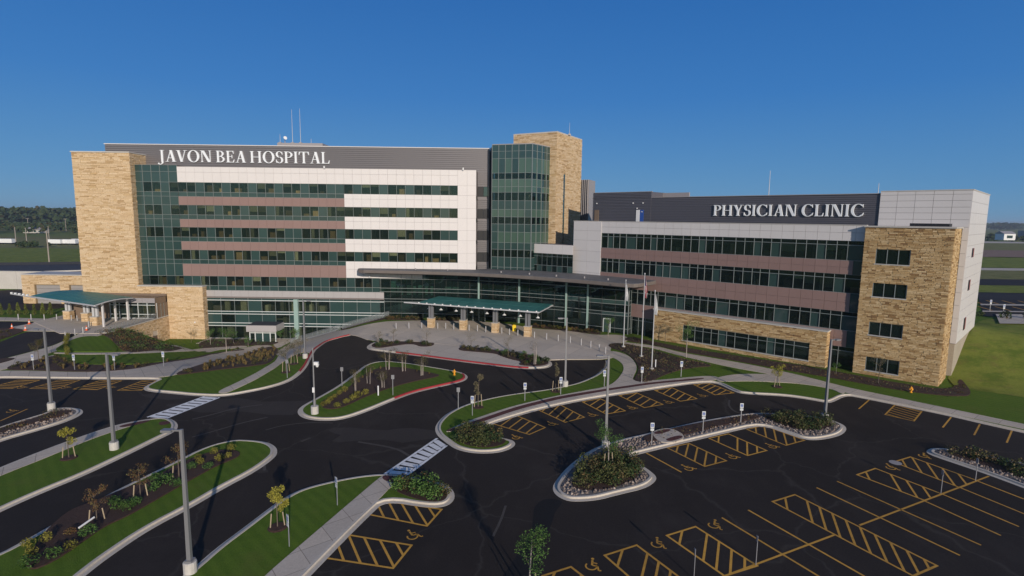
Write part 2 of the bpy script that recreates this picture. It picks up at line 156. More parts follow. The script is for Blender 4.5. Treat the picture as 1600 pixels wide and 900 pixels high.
 't_lower': [(-42.67,103.0,2.37),(-51.2,99.3,2.16),(-39.81,105.2,2.8),(-46.83,95.84,1.98)],
 'median_shrubs': [(-27.61,29.47),(-26.81,28.77),(-26.09,27.81),(-27.15,30.11),(-25.43,28.62),(-25.08,29.4),(-26.36,30.91),(-25.2,30.8),(-25.57,33.85),(-24.84,33.71),(-26.23,34.48),(-24.8,34.27),(-25.47,37.62),(-24.71,37.35),(-23.62,37.0),(-24.58,41.35),(-23.93,40.46),(-22.93,39.73),(-23.89,42.31),(-22.76,41.06),(-22.41,41.64),(-22.82,42.96),(-24.81,36.24),(-24.13,39.69)],
 'center_shrubs': [(-19.0,53.83),(-18.74,54.42),(-18.74,55.41),(-18.66,56.43),(-18.52,57.5),(-18.3,58.6),(-17.47,53.51),(-16.92,54.68),(-16.55,55.69),(-16.18,56.53),(-15.72,57.6)],
 'dup': [(17.49,87.79),(20.43,85.63),(32.71,76.9),(32.24,75.09)],
 'nmid': [(-20.75,82.45),(-19.8,83.82),(-18.91,85.24),(-14.87,84.1),(-12.27,83.36),(-7.63,81.46),(-2.24,79.3),(2.41,76.85),(4.42,75.13),(5.58,73.79)],
 'trailers': [(-308.49,335.72),(-278.24,335.46),(-271.16,337.34),(-272.45,345.48)],
 'farpoles': [(-323.31,358.81),(-304.56,345.48),(-327.24,389.44),(-180.37,213.68)],
 'pipe': [(-26.15,31.32),(-25.96,32.32)],
 'tm1': [(-27.77,45.98),(-26.41,47.64),(-25.04,49.57),(-23.38,50.97)],
 'tm2': [(-30.22,50.22),(-29.07,51.46),(-27.61,53.52),(-25.49,54.56)],
 'tm3': [(-22.14,47.78),(-21.16,48.9),(-19.12,49.77),(-16.68,49.69)],
 'tm4': [(-20.73,45.23),(-20.02,42.67),(-18.66,39.84)],
 'tm5': [(-18.02,45.32),(-17.55,46.17)],
 'tm6': [(-6.11,51.92),(-3.74,53.82),(-0.52,55.89)],
 'tm7': [(23.8,57.84),(22.93,55.96),(22.88,53.84),(24.29,53.34)],
 'tm8': [(-13.1,45.47),(-9.53,44.24),(-8.17,42.77)],
 'tm9': [(-0.25,35.11),(-0.52,33.35),(-0.98,31.46)],
}


# ------------------------------------------------------------------ materials
MATS = {}
def new_mat(name):
    mt = bpy.data.materials.new(name); mt.use_nodes = True; MATS[name] = mt
    return mt, mt.node_tree, mt.node_tree.nodes['Principled BSDF']
def N(t, typ, **kw):
    n = t.nodes.new(typ)
    for k, v in kw.items():
        if k.startswith('i_'):
            key = k[2:]; key = int(key) if key.isdigit() else key.replace('_', ' ')
            n.inputs[key].default_value = v
        else: setattr(n, k, v)
    return n
def ramp(t, fac, stops):
    r = t.nodes.new('ShaderNodeValToRGB'); t.links.new(fac, r.inputs[0]); e = r.color_ramp.elements
    while len(e) > len(stops): e.remove(e[-1])
    while len(e) < len(stops): e.new(.5)
    for el, (p, c) in zip(e, stops): el.position = p; el.color = (*c, 1)
    return r.outputs[0]
def mixc(t, fac, a, b, mode='MIX'):
    x = t.nodes.new('ShaderNodeMix'); x.data_type = 'RGBA'; x.blend_type = mode
    for sock, v in ((x.inputs[0], fac), (x.inputs[6], a), (x.inputs[7], b)):
        if hasattr(v, 'links'): t.links.new(v, sock)
        else: sock.default_value = v if isinstance(v, (int, float)) else (*v, 1)
    return x.outputs[2]
def noise(t, scale, detail=4, rough=.55, vec=None, stretch=None):
    co = t.nodes.new('ShaderNodeTexCoord') if vec is None else None
    g = t.nodes.new('ShaderNodeNewGeometry') if vec is None else None
    src = g.outputs['Position'] if vec is None else vec
    if stretch:
        mp = t.nodes.new('ShaderNodeMapping'); mp.inputs['Scale'].default_value = stretch
        t.links.new(src, mp.inputs[0]); src = mp.outputs[0]
    n = N(t, 'ShaderNodeTexNoise', i_Scale=scale, i_Detail=detail, i_Roughness=rough); t.links.new(src, n.inputs['Vector'])
    return n.outputs['Fac']
def bump(t, b, h, strength=.3, dist=.02):
    n = N(t, 'ShaderNodeBump', i_Strength=strength, i_Distance=dist); t.links.new(h, n.inputs['Height']); t.links.new(n.outputs[0], b.inputs['Normal'])
def flat(name, col, rough=.6, metal=0, var=.12, scale=1.2, spec=.5):
    mt, t, b = new_mat(name)
    f = noise(t, scale); lo = tuple(c * (1 - var) for c in col); hi = tuple(min(1, c * (1 + var)) for c in col)
    c = ramp(t, f, [(.3, lo), (.7, hi)])
    oi = t.nodes.new('ShaderNodeObjectInfo')
    c = mixc(t, .5, c, ramp(t, oi.outputs['Random'], [(0, lo), (1, hi)]))
    t.links.new(c, b.inputs['Base Color']); b.inputs['Roughness'].default_value = rough; b.inputs['Metallic'].default_value = metal
    b.inputs['Specular IOR Level'].default_value = spec
    return mt
def asphalt(name, base, light, crack=.5):
    mt, t, b = new_mat(name)
    big = noise(t, .035, 5, .6); fine = noise(t, 9, 3, .7); mid = noise(t, .35, 5, .7, stretch=(1, .35, 1))
    c = ramp(t, big, [(.35, base), (.7, light)])
    c = mixc(t, ramp(t, mid, [(.55, (0, 0, 0)), (.8, (.55, .55, .55))]), c, tuple(x * 1.7 for x in light))
    c = mixc(t, .35, c, ramp(t, fine, [(.3, tuple(x * .55 for x in base)), (.75, tuple(x * 1.6 for x in light))]))
    t.links.new(c, b.inputs['Base Color'])
    if crack:   # hairline sealed cracks and scuffed patches
        g = t.nodes.new('ShaderNodeNewGeometry'); wob = N(t, 'ShaderNodeTexNoise', i_Scale=.5, i_Detail=4.0); t.links.new(g.outputs['Position'], wob.inputs['Vector'])
        va = t.nodes.new('ShaderNodeVectorMath'); va.operation = 'MULTIPLY_ADD'; va.inputs[1].default_value = (2.2, 2.2, 0); t.links.new(wob.outputs['Color'], va.inputs[0]); t.links.new(g.outputs['Position'], va.inputs[2])
        vo = N(t, 'ShaderNodeTexVoronoi', i_Scale=.085); vo.feature = 'DISTANCE_TO_EDGE'; t.links.new(va.outputs[0], vo.inputs['Vector'])
        c = mixc(t, ramp(t, vo.outputs['Distance'], [(.0, (.6, .6, .6)), (.009, (0, 0, 0))]), c, (.06, .051, .044))
        sc_ = noise(t, .12, 6, .75, stretch=(1, .6, 1)); c = mixc(t, ramp(t, sc_, [(.50, (0, 0, 0)), (.66, (.42, .42, .42))]), c, (.052, .042, .036))
        t.links.new(c, b.inputs['Base Color'])
    t.links.new(ramp(t, big, [(.3, (.88,) * 3), (.7, (.78,) * 3)]), b.inputs['Roughness']); b.inputs['Specular IOR Level'].default_value = .25
    bump(t, b, fine, .25, .01)
asphalt('asphalt', (.0145, .0108, .0086), (.034, .026, .0215))
asphalt('asphalt_worn', (.034, .027, .024), (.05, .042, .037), .8)
asphalt('tyre_dust', (.06, .052, .046), (.09, .08, .072), .8)
asphalt('asphalt_dark', (.009, .0085, .009), (.013, .0125, .013), 0)
def concrete(name, base, light, joint=0, rot=0, dark=None):
    mt, t, b = new_mat(name)
    big = noise(t, .25, 6, .65); fine = noise(t, 6, 4, .7)
    c = mixc(t, .4, ramp(t, big, [(.3, base), (.7, light)]), ramp(t, fine, [(.3, tuple(x * .75 for x in base)), (.7, light)]))
    if joint:
        g = t.nodes.new('ShaderNodeNewGeometry'); mp = t.nodes.new('ShaderNodeMapping'); mp.inputs['Rotation'].default_value = (0, 0, rot)
        t.links.new(g.outputs['Position'], mp.inputs[0])
        br = N(t, 'ShaderNodeTexBrick', offset=0.0); br.inputs['Scale'].default_value = 1; br.inputs['Brick Width'].default_value = joint
        br.inputs['Row Height'].default_value = joint; br.inputs['Mortar Size'].default_value = .025; br.inputs['Mortar Smooth'].default_value = .3
        br.inputs['Color1'].default_value = (.9, .9, .9, 1); br.inputs['Color2'].default_value = (1.05, 1.03, 1, 1); br.inputs['Mortar'].default_value = (.5, .48, .46, 1)
        t.links.new(mp.outputs[0], br.inputs['Vector']); c = mixc(t, 1.0, c, br.outputs['Color'], 'MULTIPLY')
    t.links.new(c, b.inputs['Base Color']); b.inputs['Roughness'].default_value = .85; bump(t, b, fine, .2, .01)
concrete('concrete_plaza', (.55, .475, .395), (.65, .57, .485), 4.2, .5)
concrete('concrete_walk', (.51, .435, .355), (.63, .55, .46), 1.8, .9)
concrete('concrete_kerb', (.50, .44, .37), (.64, .58, .50))
concrete('concrete_base', (.5, .47, .43), (.62, .59, .55))
concrete('plinth', (.34, .29, .22), (.44, .38, .30))
concrete('brick_pavers', (.085, .025, .022), (.14, .042, .036), .3, .4)
concrete('red_paint', (.33, .022, .028), (.45, .04, .045))
flat('yellow_paint', (.56, .29, .04), .75, var=.3, scale=3)
flat('white_paint', (.8, .79, .78), .75, var=.2, scale=3)
def lawn(name, a, b_, c_, stripes=True):
    mt, t, b = new_mat(name)
    big = noise(t, .12, 5, .6); mid = noise(t, 1.4, 5, .7); fine = noise(t, 14, 3, .8)
    c = ramp(t, big, [(.3, a), (.7, b_)]); c = mixc(t, .45, c, ramp(t, mid, [(.3, a), (.75, c_)]))
    c = mixc(t, .4, c, ramp(t, fine, [(.3, tuple(x * .5 for x in a)), (.7, tuple(x * 1.3 for x in c_))]))
    if stripes:
        g = t.nodes.new('ShaderNodeNewGeometry'); wv = N(t, 'ShaderNodeTexWave', i_Scale=.55, i_Distortion=1.0); wv.bands_direction = 'DIAGONAL'
        t.links.new(g.outputs['Position'], wv.inputs['Vector'])
        c = mixc(t, .13, c, ramp(t, wv.outputs['Fac'], [(.2, tuple(x * .7 for x in a)), (.8, c_)]))
    if not stripes:
        pt_ = noise(t, .22, 6, .75); c = mixc(t, ramp(t, pt_, [(.46, (0, 0, 0)), (.62, (.75, .75, .75))]), c, tuple(x * f for x, f in zip(a, (.75, .8, .9))))
        pt_ = noise(t, .5, 6, .8); c = mixc(t, ramp(t, pt_, [(.52, (0, 0, 0)), (.68, (.5, .5, .5))]), c, (.17, .12, .05))
    else:
        pt_ = noise(t, .3, 6, .75); c = mixc(t, ramp(t, pt_, [(.5, (0, 0, 0)), (.68, (.45, .45, .45))]), c, (.13, .15, .03))
    t.links.new(c, b.inputs['Base Color']); b.inputs['Roughness'].default_value = .95; b.inputs['Specular IOR Level'].default_value = .15
    bump(t, b, fine, .9, .06)
lawn('lawn', (.055, .115, .010), (.090, .172, .015), (.14, .21, .026))
lawn('bank_grass', (.11, .17, .018), (.21, .28, .035), (.30, .28, .07), False)
lawn('meadow', (.15, .17, .045), (.24, .21, .08), (.30, .26, .12), False)
def field():
    mt, t, b = new_mat('field')
    g = t.nodes.new('ShaderNodeNewGeometry'); sp = t.nodes.new('ShaderNodeSeparateXYZ'); t.links.new(g.outputs['Position'], sp.inputs[0])
    n1 = noise(t, .006, 6, .6, stretch=(.5, 2.2, 1)); n2 = noise(t, .35, 5, .8, stretch=(.6, 1.6, 1))
    c = ramp(t, n1, [(.36, (.09, .14, .03)), (.47, (.11, .17, .035)), (.53, (.17, .16, .055)), (.6, (.20, .14, .08)), (.68, (.12, .145, .045))])
    c = mixc(t, .5, c, ramp(t, n2, [(.3, (.11, .14, .035)), (.7, (.26, .25, .09))]))
    t.links.new(c, b.inputs['Base Color']); b.inputs['Roughness'].default_value = 1; b.inputs['Specular IOR Level'].default_value = .1
field()
def mulch(name, a, b_, c_, sc=7):
    mt, t, b = new_mat(name); f = noise(t, sc, 5, .8); g = noise(t, .8, 3)
    c = mixc(t, .3, ramp(t, f, [(.3, a), (.55, b_), (.8, c_)]), ramp(t, g, [(.3, a), (.7, b_)]))
    t.links.new(c, b.inputs['Base Color']); b.inputs['Roughness'].default_value = 1; bump(t, b, f, 1, .08)
mulch('mulch', (.03, .014, .01), (.06, .03, .022), (.11, .065, .045))
mulch('soil', (.16, .095, .065), (.23, .14, .10), (.3, .2, .14), .5)
mulch('river_bed', (.11, .095, .09), (.2, .18, .17), (.3, .27, .25), 9)
def island_var(name, stops, rough=.85, sc=1.0, b_str=.3):
    mt, t, b = new_mat(name); g = t.nodes.new('ShaderNodeNewGeometry')
    c = ramp(t, g.outputs['Random Per Island'], stops); f = noise(t, 5 * sc, 4, .7)
    c = mixc(t, .55, c, ramp(t, f, [(.25, (.55, .5, .45)), (.75, (1.25, 1.25, 1.25))]), 'MULTIPLY')
    t.links.new(c, b.inputs['Base Color']); b.inputs['Roughness'].default_value = rough; bump(t, b, f, b_str, .03)
island_var('ledge_stone', [(0, (.44, .29, .15)), (.1, (.59, .42, .235)), (.3, (.67, .49, .295)), (.55, (.70, .525, .33)), (.8, (.74, .575, .38)), (.93, (.62, .44, .235)), (1, (.46, .30, .15))])
island_var('ledge_stone_rough', [(0, (.25, .14, .06)), (.09, (.42, .26, .11)), (.25, (.56, .38, .18)), (.55, (.63, .445, .225)), (.8, (.71, .53, .30)), (.93, (.50, .32, .14)), (1, (.31, .18, .07))])
island_var('cobbles', [(0, (.10, .075, .065)), (.4, (.22, .175, .15)), (.7, (.30, .235, .20)), (1, (.42, .35, .30))])
flat('mortar', (.42, .30, .17), .95)
flat('coping', (.52, .49, .45), .6)
flat('panel_white', (.74, .70, .68), .42, var=.025, scale=.3)
flat('panel_silver', (.66, .63, .62), .4, var=.03, scale=.3)
flat('panel_band', (.42, .395, .39), .45, var=.03, scale=.3)
flat('panel_grey', (.33, .31, .315), .45, var=.04, scale=.3)
flat('panel_brown', (.27, .175, .155), .5, var=.05, scale=.3)
flat('panel_bronze', (.20, .145, .105), .5, var=.06)
flat('joint', (.2, .17, .16), .8)
flat('ribbed_metal', (.205, .19, .195), .38, metal=.25, var=.05, scale=.2)
flat('ribbed_dark', (.13, .125, .145), .42, metal=.2, var=.05, scale=.2)
flat('roof_membrane', (.17, .165, .17), .8, var=.35, scale=.6)
flat('roof_dark', (.03, .033, .045), .95, var=.3)
flat('soffit', (.16, .135, .12), .6)
flat('mullion', (.27, .30, .29), .4, metal=.3, var=.05)
flat('mullion_light', (.62, .65, .64), .4, var=.05)
flat('fin_green', (.30, .42, .38), .4, var=.05)
flat('interior_dark', (.055, .055, .052), .9)
flat('interior_wall', (.30, .29, .23), .9, var=.5, scale=.35)
flat('blind', (.48, .51, .42), .9, var=.3, scale=.4)
flat('furniture', (.50, .36, .21), .8, var=.5, scale=.5)
flat('letters', (.84, .87, .9), .35, var=.03)
flat('pole_metal', (.27, .27, .28), .4, metal=.35, var=.05)
flat('steel_white', (.52, .52, .53), .4, var=.05)
flat('sign_post_grey', (.46, .45, .45), .45, var=.05)
flat('flag_white', (.8, .8, .8), .8)
flat('flag_red', (.5, .03, .05), .8)
flat('flag_blue', (.03, .04, .18), .8)
flat('sign_white', (.6, .62, .63), .4, var=.02)
flat('sign_blue', (.03, .09, .36), .4, var=.02)
flat('sign_back', (.36, .36, .38), .4, metal=.4)
flat('black', (.012, .012, .014), .5)
flat('orange', (.8, .13, .02), .5)
flat('hydrant_yellow', (.78, .33, .02), .45)
flat('bin_yellow', (.85, .6, .02), .45)
flat('white_plastic', (.8, .8, .8), .45, var=.03)
flat('garage_door', (.32, .30, .29), .5, var=.04)
flat('door_bronze', (.15, .10, .08), .5)
flat('bark', (.13, .10, .075), .9, scale=8)
flat('bark_pale', (.36, .31, .27), .9, scale=8)
flat('stake', (.42, .33, .22), .8)
flat('trailer_white', (.8, .8, .8), .5, var=.05)
flat('house_red', (.25, .06, .05), .8)
def leafy(name, stops):
    mt, t, b = new_mat(name); g = t.nodes.new('ShaderNodeNewGeometry')
    c = ramp(t, g.outputs['Random Per Island'], stops)
    oi = t.nodes.new('ShaderNodeObjectInfo')
    c = mixc(t, .35, c, ramp(t, oi.outputs['Random'], [(0, (.7, .75, .7)), (1, (1.3, 1.2, 1.1))]), 'MULTIPLY')
    t.links.new(c, b.inputs['Base Color']); b.inputs['Roughness'].default_value = .7; b.inputs['Specular IOR Level'].default_value = .2
leafy('leaf_green', [(0, (.03, .07, .015)), (.5, (.06, .13, .03)), (1, (.12, .2, .05))])
leafy('leaf_dark', [(0, (.018, .035, .012)), (.5, (.035, .065, .02)), (.85, (.06, .08, .03)), (1, (.12, .07, .03))])
leafy('leaf_olive', [(0, (.035, .045, .015)), (.5, (.07, .085, .028)), (1, (.12, .12, .045))])
leafy('leaf_bed', [(0, (.03, .03, .012)), (.4, (.05, .06, .022)), (.7, (.10, .09, .035)), (.9, (.13, .075, .035)), (1, (.2, .16, .08))])
leafy('leaf_yellow', [(0, (.16, .15, .02)), (.5, (.30, .27, .04)), (1, (.4, .36, .07))])
leafy('leaf_lime', [(0, (.08, .085, .015)), (.5, (.17, .16, .03)), (1, (.27, .24, .05))])
leafy('leaf_rust', [(0, (.09, .045, .02)), (.5, (.15, .08, .035)), (1, (.12, .12, .04))])
leafy('leaf_grey', [(0, (.07, .06, .035)), (.5, (.13, .12, .07)), (1, (.2, .17, .11))])
leafy('grass_blade', [(0, (.10, .06, .025)), (.5, (.19, .13, .06)), (1, (.12, .12, .04))])
leafy('arborvitae', [(0, (.05, .075, .015)), (.5, (.11, .14, .03)), (1, (.2, .2, .05))])
leafy('far_wood', [(0, (.022, .04, .018)), (.5, (.035, .06, .025)), (.85, (.055, .075, .03)), (1, (.09, .07, .03))])
def glass(name, tint, refl, spec_col=(.55, .8, .78)):
    mt, t, b = new_mat(name); t.nodes.remove(b); out = t.nodes['Material Output']
    tr = t.nodes.new('ShaderNodeBsdfTransparent'); oi = t.nodes.new('ShaderNodeObjectInfo')
    t.links.new(ramp(t, oi.outputs['Random'], [(0, tuple(x * .55 for x in tint)), (1, tint)]), tr.inputs[0])
    gl = t.nodes.new('ShaderNodeBsdfGlossy'); gl.inputs[0].default_value = (*spec_col, 1); gl.inputs['Roughness'].default_value = .015
    df = t.nodes.new('ShaderNodeBsdfDiffuse'); df.inputs[0].default_value = (.03, .055, .05, 1)
    lw = t.nodes.new('ShaderNodeFresnel'); lw.inputs[0].default_value = refl
    m1 = t.nodes.new('ShaderNodeMixShader'); m1.inputs[0].default_value = .18; t.links.new(tr.outputs[0], m1.inputs[1]); t.links.new(df.outputs[0], m1.inputs[2])
    m2 = t.nodes.new('ShaderNodeMixShader'); t.links.new(lw.outputs[0], m2.inputs[0]); t.links.new(m1.outputs[0], m2.inputs[1]); t.links.new(gl.outputs[0], m2.inputs[2])
    t.links.new(m2.outputs[0], out.inputs[0])
glass('glass_vision', (.92, .93, .84), 1.55)
glass('glass_hall', (.58, .76, .72), 1.7)
def spandrel(name, a, b_):
    mt, t, b = new_mat(name); oi = t.nodes.new('ShaderNodeObjectInfo'); f = noise(t, .15)
    c = mixc(t, .4, ramp(t, oi.outputs['Random'], [(0, a), (1, b_)]), ramp(t, f, [(.3, a), (.7, b_)]))
    t.links.new(c, b.inputs['Base Color']); b.inputs['Roughness'].default_value = .06; b.inputs['Specular IOR Level'].default_value = .75
spandrel('glass_spandrel', (.024, .052, .05), (.042, .08, .074))
spandrel('glass_spandrel_light', (.05, .095, .072), (.078, .13, .10))
spandrel('glass_canopy', (.035, .16, .145), (.06, .21, .19))
MATS['glass_canopy'].node_tree.nodes['Principled BSDF'].inputs['Roughness'].default_value = .5; MATS['glass_canopy'].node_tree.nodes['Principled BSDF'].inputs['Specular IOR Level'].default_value = .35

# ------------------------------------------------------------------ mesh helpers
class MB:
    def __init__(s): s.v = []; s.f = []; s.mi = []
    def face(s, pts, mi=0):
        n = len(s.v); s.v += [tuple(p) for p in pts]; s.f.append(tuple(range(n, n + len(pts)))); s.mi.append(mi)
    def hexa(s, c, mi=0):      # 8 corners: bottom 0-3, top 4-7
        n = len(s.v); s.v += [tuple(p) for p in c]
        a, b, d = (Vector(c[1]) - Vector(c[0])), (Vector(c[3]) - Vector(c[0])), (Vector(c[4]) - Vector(c[0]))
        F = [(0, 3, 2, 1), (4, 5, 6, 7), (0, 1, 5, 4), (1, 2, 6, 5), (2, 3, 7, 6), (3, 0, 4, 7)]
        if a.cross(b).dot(d) < 0: F = [t[::-1] for t in F]
        s.f += [tuple(n + i for i in t) for t in F]; s.mi += [mi] * 6
    def box(s, x0, x1, y0, y1, z0, z1, mi=0):
        s.hexa([(x0, y0, z0), (x1, y0, z0), (x1, y1, z0), (x0, y1, z0), (x0, y0, z1), (x1, y0, z1), (x1, y1, z1), (x0, y1, z1)], mi)
    def fbox(s, fr, s0, s1, d0, d1, z0, z1, mi=0):
        s.hexa([fr.pt(s0, d0, z0), fr.pt(s1, d0, z0), fr.pt(s1, d1, z0), fr.pt(s0, d1, z0), fr.pt(s0, d0, z1), fr.pt(s1, d0, z1), fr.pt(s1, d1, z1), fr.pt(s0, d1, z1)], mi)
    def prism(s, poly, z0, z1, mi=0, cap=True):
        a = sum(poly[i][0] * poly[(i + 1) % len(poly)][1] - poly[(i + 1) % len(poly)][0] * poly[i][1] for i in range(len(poly)))
        if a < 0: poly = poly[::-1]
        n = len(s.v); k = len(poly); s.v += [(p[0], p[1], z0) for p in poly] + [(p[0], p[1], z1) for p in poly]
        for i in range(k): j = (i + 1) % k; s.f.append((n + i, n + j, n + k + j, n + k + i)); s.mi.append(mi)
        if cap: s.f.append(tuple(n + k + i for i in range(k))); s.mi.append(mi); s.f.append(tuple(n + i for i in range(k))[::-1]); s.mi.append(mi)
    def tube(s, pts, rad, seg=8, mi=0, cap=True):
        pts = [Vector(p) for p in pts]; rad = rad if isinstance(rad, (list, tuple)) else [rad] * len(pts); n0 = len(s.v)
        for i, p in enumerate(pts):
            d = (pts[min(i + 1, len(pts) - 1)] - pts[max(i - 1, 0)]).normalized(); a = d.orthogonal().normalized()
            if abs(d.z) > .99: a = Vector((1, 0, 0))
            b = d.cross(a)
            for k in range(seg): an = 2 * pi * k / seg; s.v.append(tuple(p + (a * cos(an) + b * sin(an)) * rad[i]))
        for i in range(len(pts) - 1):
            for k in range(seg):
                q = (k + 1) % seg; s.f.append((n0 + i * seg + k, n0 + i * seg + q, n0 + (i + 1) * seg + q, n0 + (i + 1) * seg + k)); s.mi.append(mi)
        if cap:
            s.f.append(tuple(n0 + k for k in range(seg))[::-1]); s.mi.append(mi)
            e = n0 + (len(pts) - 1) * seg; s.f.append(tuple(e + k for k in range(seg))); s.mi.append(mi)
    def mesh(s, name, mats, off=(0, 0, 0)):
        me = bpy.data.meshes.new(name); ox, oy, oz = off
        me.from_pydata([(x - ox, y - oy, z - oz) for x, y, z in s.v], [], s.f)
        for m_ in (mats if isinstance(mats, (list, tuple)) else [mats]): me.materials.append(MATS[m_])
        if any(s.mi): me.polygons.foreach_set('material_index', s.mi)
        me.update(); return me
    def build(s, name, mats, root=None, kind=None, label=None):
        off = tuple(root.location) if root is not None else (0, 0, 0)
        o = bpy.data.objects.new(name, s.mesh(name, mats, off)); COL.objects.link(o)
        if root is not None: o.parent = root
        if kind: o['kind'] = kind
        if label: o['label'] = label
        return o
def tag(o, label, cat, group=None, kind=None):
    o['label'] = label; o['category'] = cat
    if group: o['group'] = group
    if kind: o['kind'] = kind
    return o
def thing(name, loc, label, cat, group=None, rz=0):
    o = bpy.data.objects.new(name, None); COL.objects.link(o); o.empty_display_size = .3
    o.location = loc; o.rotation_euler = (0, 0, rz)
    return tag(o, label, cat, group)
def copy_thing(r, loc, rz, label, group=None, scale=1):
    c = r.copy(); COL.objects.link(c); c.location = loc; c.rotation_euler = (0, 0, rz); c.scale = (scale,) * 3
    c['label'] = label
    if group: c['group'] = group
    for ch in r.children:
        k = ch.copy(); COL.objects.link(k); k.parent = c
        for g in ch.children:
            q = g.copy(); COL.objects.link(q); q.parent = k
    return c
CUBES = {}
def piece(root, name, mat, center, size, rz=0, label=None):
    """a pane or panel: its own object sharing one unit box per material"""
    if mat not in CUBES:
        b = MB(); b.box(-.5, .5, -.5, .5, -.5, .5); CUBES[mat] = b.mesh(name, mat)
    o = bpy.data.objects.new(name, CUBES[mat]); COL.objects.link(o); o.parent = root
    o.location = Vector(center) - root.location; o.scale = size; o.rotation_euler = (0, 0, rz)
    if label: o['label'] = label
    return o
class Fr:
    def __init__(s, o, u, w_): s.o = Vector((o[0], o[1])); s.u = Vector(u).normalized(); s.w = Vector(w_).normalized(); s.a = atan2(s.u.y, s.u.x)
    def pt(s, a, d, z): p = s.o + s.u * a + s.w * d; return (p.x, p.y, z)
def fpiece(root, name, mat, fr, s0, s1, d0, d1, z0, z1, label=None):
    return piece(root, name, mat, fr.pt((s0 + s1) / 2, (d0 + d1) / 2, (z0 + z1) / 2), (abs(s1 - s0), d1 - d0, z1 - z0), fr.a, label)
def edges(a, b, n): return [a + (b - a) * i / n for i in range(n + 1)]
def panels(root, name, mat, fr, ss, zz, d=0, th=.1, gap=.026):
    for i in range(len(ss) - 1):
        for j in range(len(zz) - 1):
            fpiece(root, name, mat, fr, ss[i] + gap / 2, ss[i + 1] - gap / 2, d, d + th, zz[j] + gap / 2, zz[j + 1] - gap / 2)
def stones(mb, fr, s0, s1, z0, z1, d=0, holes=(), hmin=.16, hmax=.32, lmin=.45, lmax=1.7):
    hmin *= .8; hmax *= .75; lmin *= .75; lmax *= .75
    rnd = random.Random(int(s0 * 31 + z0 * 17 + s1 * 7 + fr.o.x)); z = z0
    while z < z1 - .02:
        h = rnd.uniform(hmin, hmax); h = min(h, z1 - z)
        if z1 - z - h < .1: h = z1 - z
        spans = [(s0, s1)]
        for (a, b, c, e) in holes:
            if z + h > c + .02 and z < e - .02:
                ns = []
                for p, q in spans:
                    if b <= p or a >= q: ns.append((p, q)); continue
                    if a > p: ns.append((p, a))
                    if b < q: ns.append((b, q))
                spans = ns
        for p, q in spans:
            x = p
            while x < q - .01:
                l = rnd.uniform(lmin, lmax); l = min(l, q - x)
                if q - x - l < .3: l = q - x
                pr = rnd.uniform(.0, .07); g = .018
                mb.fbox(fr, x + g, x + l - g, d - pr, d + .05, z + g, z + h - g); x += l
        z += h

# ------------------------------------------------------------------ terrain
def ss(a, b, v):
    t = min(1, max(0, (v - a) / (b - a))); return t * t * (3 - 2 * t)
C0 = (50.6, 63.3)
def T(x, y):
    x0 = -65.5 - 6 * ss(88, 99, y); wd = 3 + 17 * (1 - ss(86, 98, y))
    a = ss(62, 98, y) * (1 - ss(-42, -24, x)) * ss(x0, x0 + wd, x)
    dx, dy = x - C0[0], y - C0[1]; t = dx * .669 + dy * .743; e = dx * .743 - dy * .669
    return -4.4 * a + 4.5 * ss(2, 21, t) * ss(-34, -26, e)
def area(p): return sum(p[i][0] * p[(i + 1) % len(p)][1] - p[(i + 1) % len(p)][0] * p[i][1] for i in range(len(p))) / 2
def smooth(p, closed=True, it=2, cut=.9):
    for _ in range(it):
        q = []; n = len(p)
        rng = range(n) if closed else range(n - 1)
        if not closed: q.append(p[0])
        for i in rng:
            a, b = p[i], p[(i + 1) % n]; L = hypot(b[0] - a[0], b[1] - a[1])
            if L < .05: continue
            k = min(.25, cut / L)
            q.append((a[0] + (b[0] - a[0]) * k, a[1] + (b[1] - a[1]) * k)); q.append((b[0] + (a[0] - b[0]) * k, b[1] + (a[1] - b[1]) * k))
        if not closed: q.append(p[-1])
        p = q
    return p
def offset(p, d, closed=True):
    n = len(p); r = []
    for i in range(n):
        a = p[i - 1] if (closed or i > 0) else p[i]; c = p[(i + 1) % n] if (closed or i < n - 1) else p[i]; b = p[i]
        u = Vector((b[0] - a[0], b[1] - a[1])); v = Vector((c[0] - b[0], c[1] - b[1]))
        if u.length < 1e-6: u = v
        if v.length < 1e-6: v = u
        u.normalize(); v.normalize(); n1 = Vector((-u.y, u.x)); n2 = Vector((-v.y, v.x)); m_ = n1 + n2
        if m_.length < .3: m_ = n1.copy()
        m_.normalize(); k = d / max(.6, m_.dot(n1)); r.append((b[0] + m_.x * k, b[1] + m_.y * k))
    return r
def inside(x, y, p):
    c = False; j = len(p) - 1
    for i in range(len(p)):
        if (p[i][1] > y) != (p[j][1] > y) and x < (p[j][0] - p[i][0]) * (y - p[i][1]) / (p[j][1] - p[i][1]) + p[i][0]: c = not c
        j = i
    return c
def densify(p, st, closed=True):
    q = []; n = len(p)
    for i in range(n if closed else n - 1):
        a, b = p[i], p[(i + 1) % n]; k = max(1, int(hypot(b[0] - a[0], b[1] - a[1]) / st))
        for j in range(k): q.append((a[0] + (b[0] - a[0]) * j / k, a[1] + (b[1] - a[1]) * j / k))
    if not closed: q.append(p[-1])
    return q
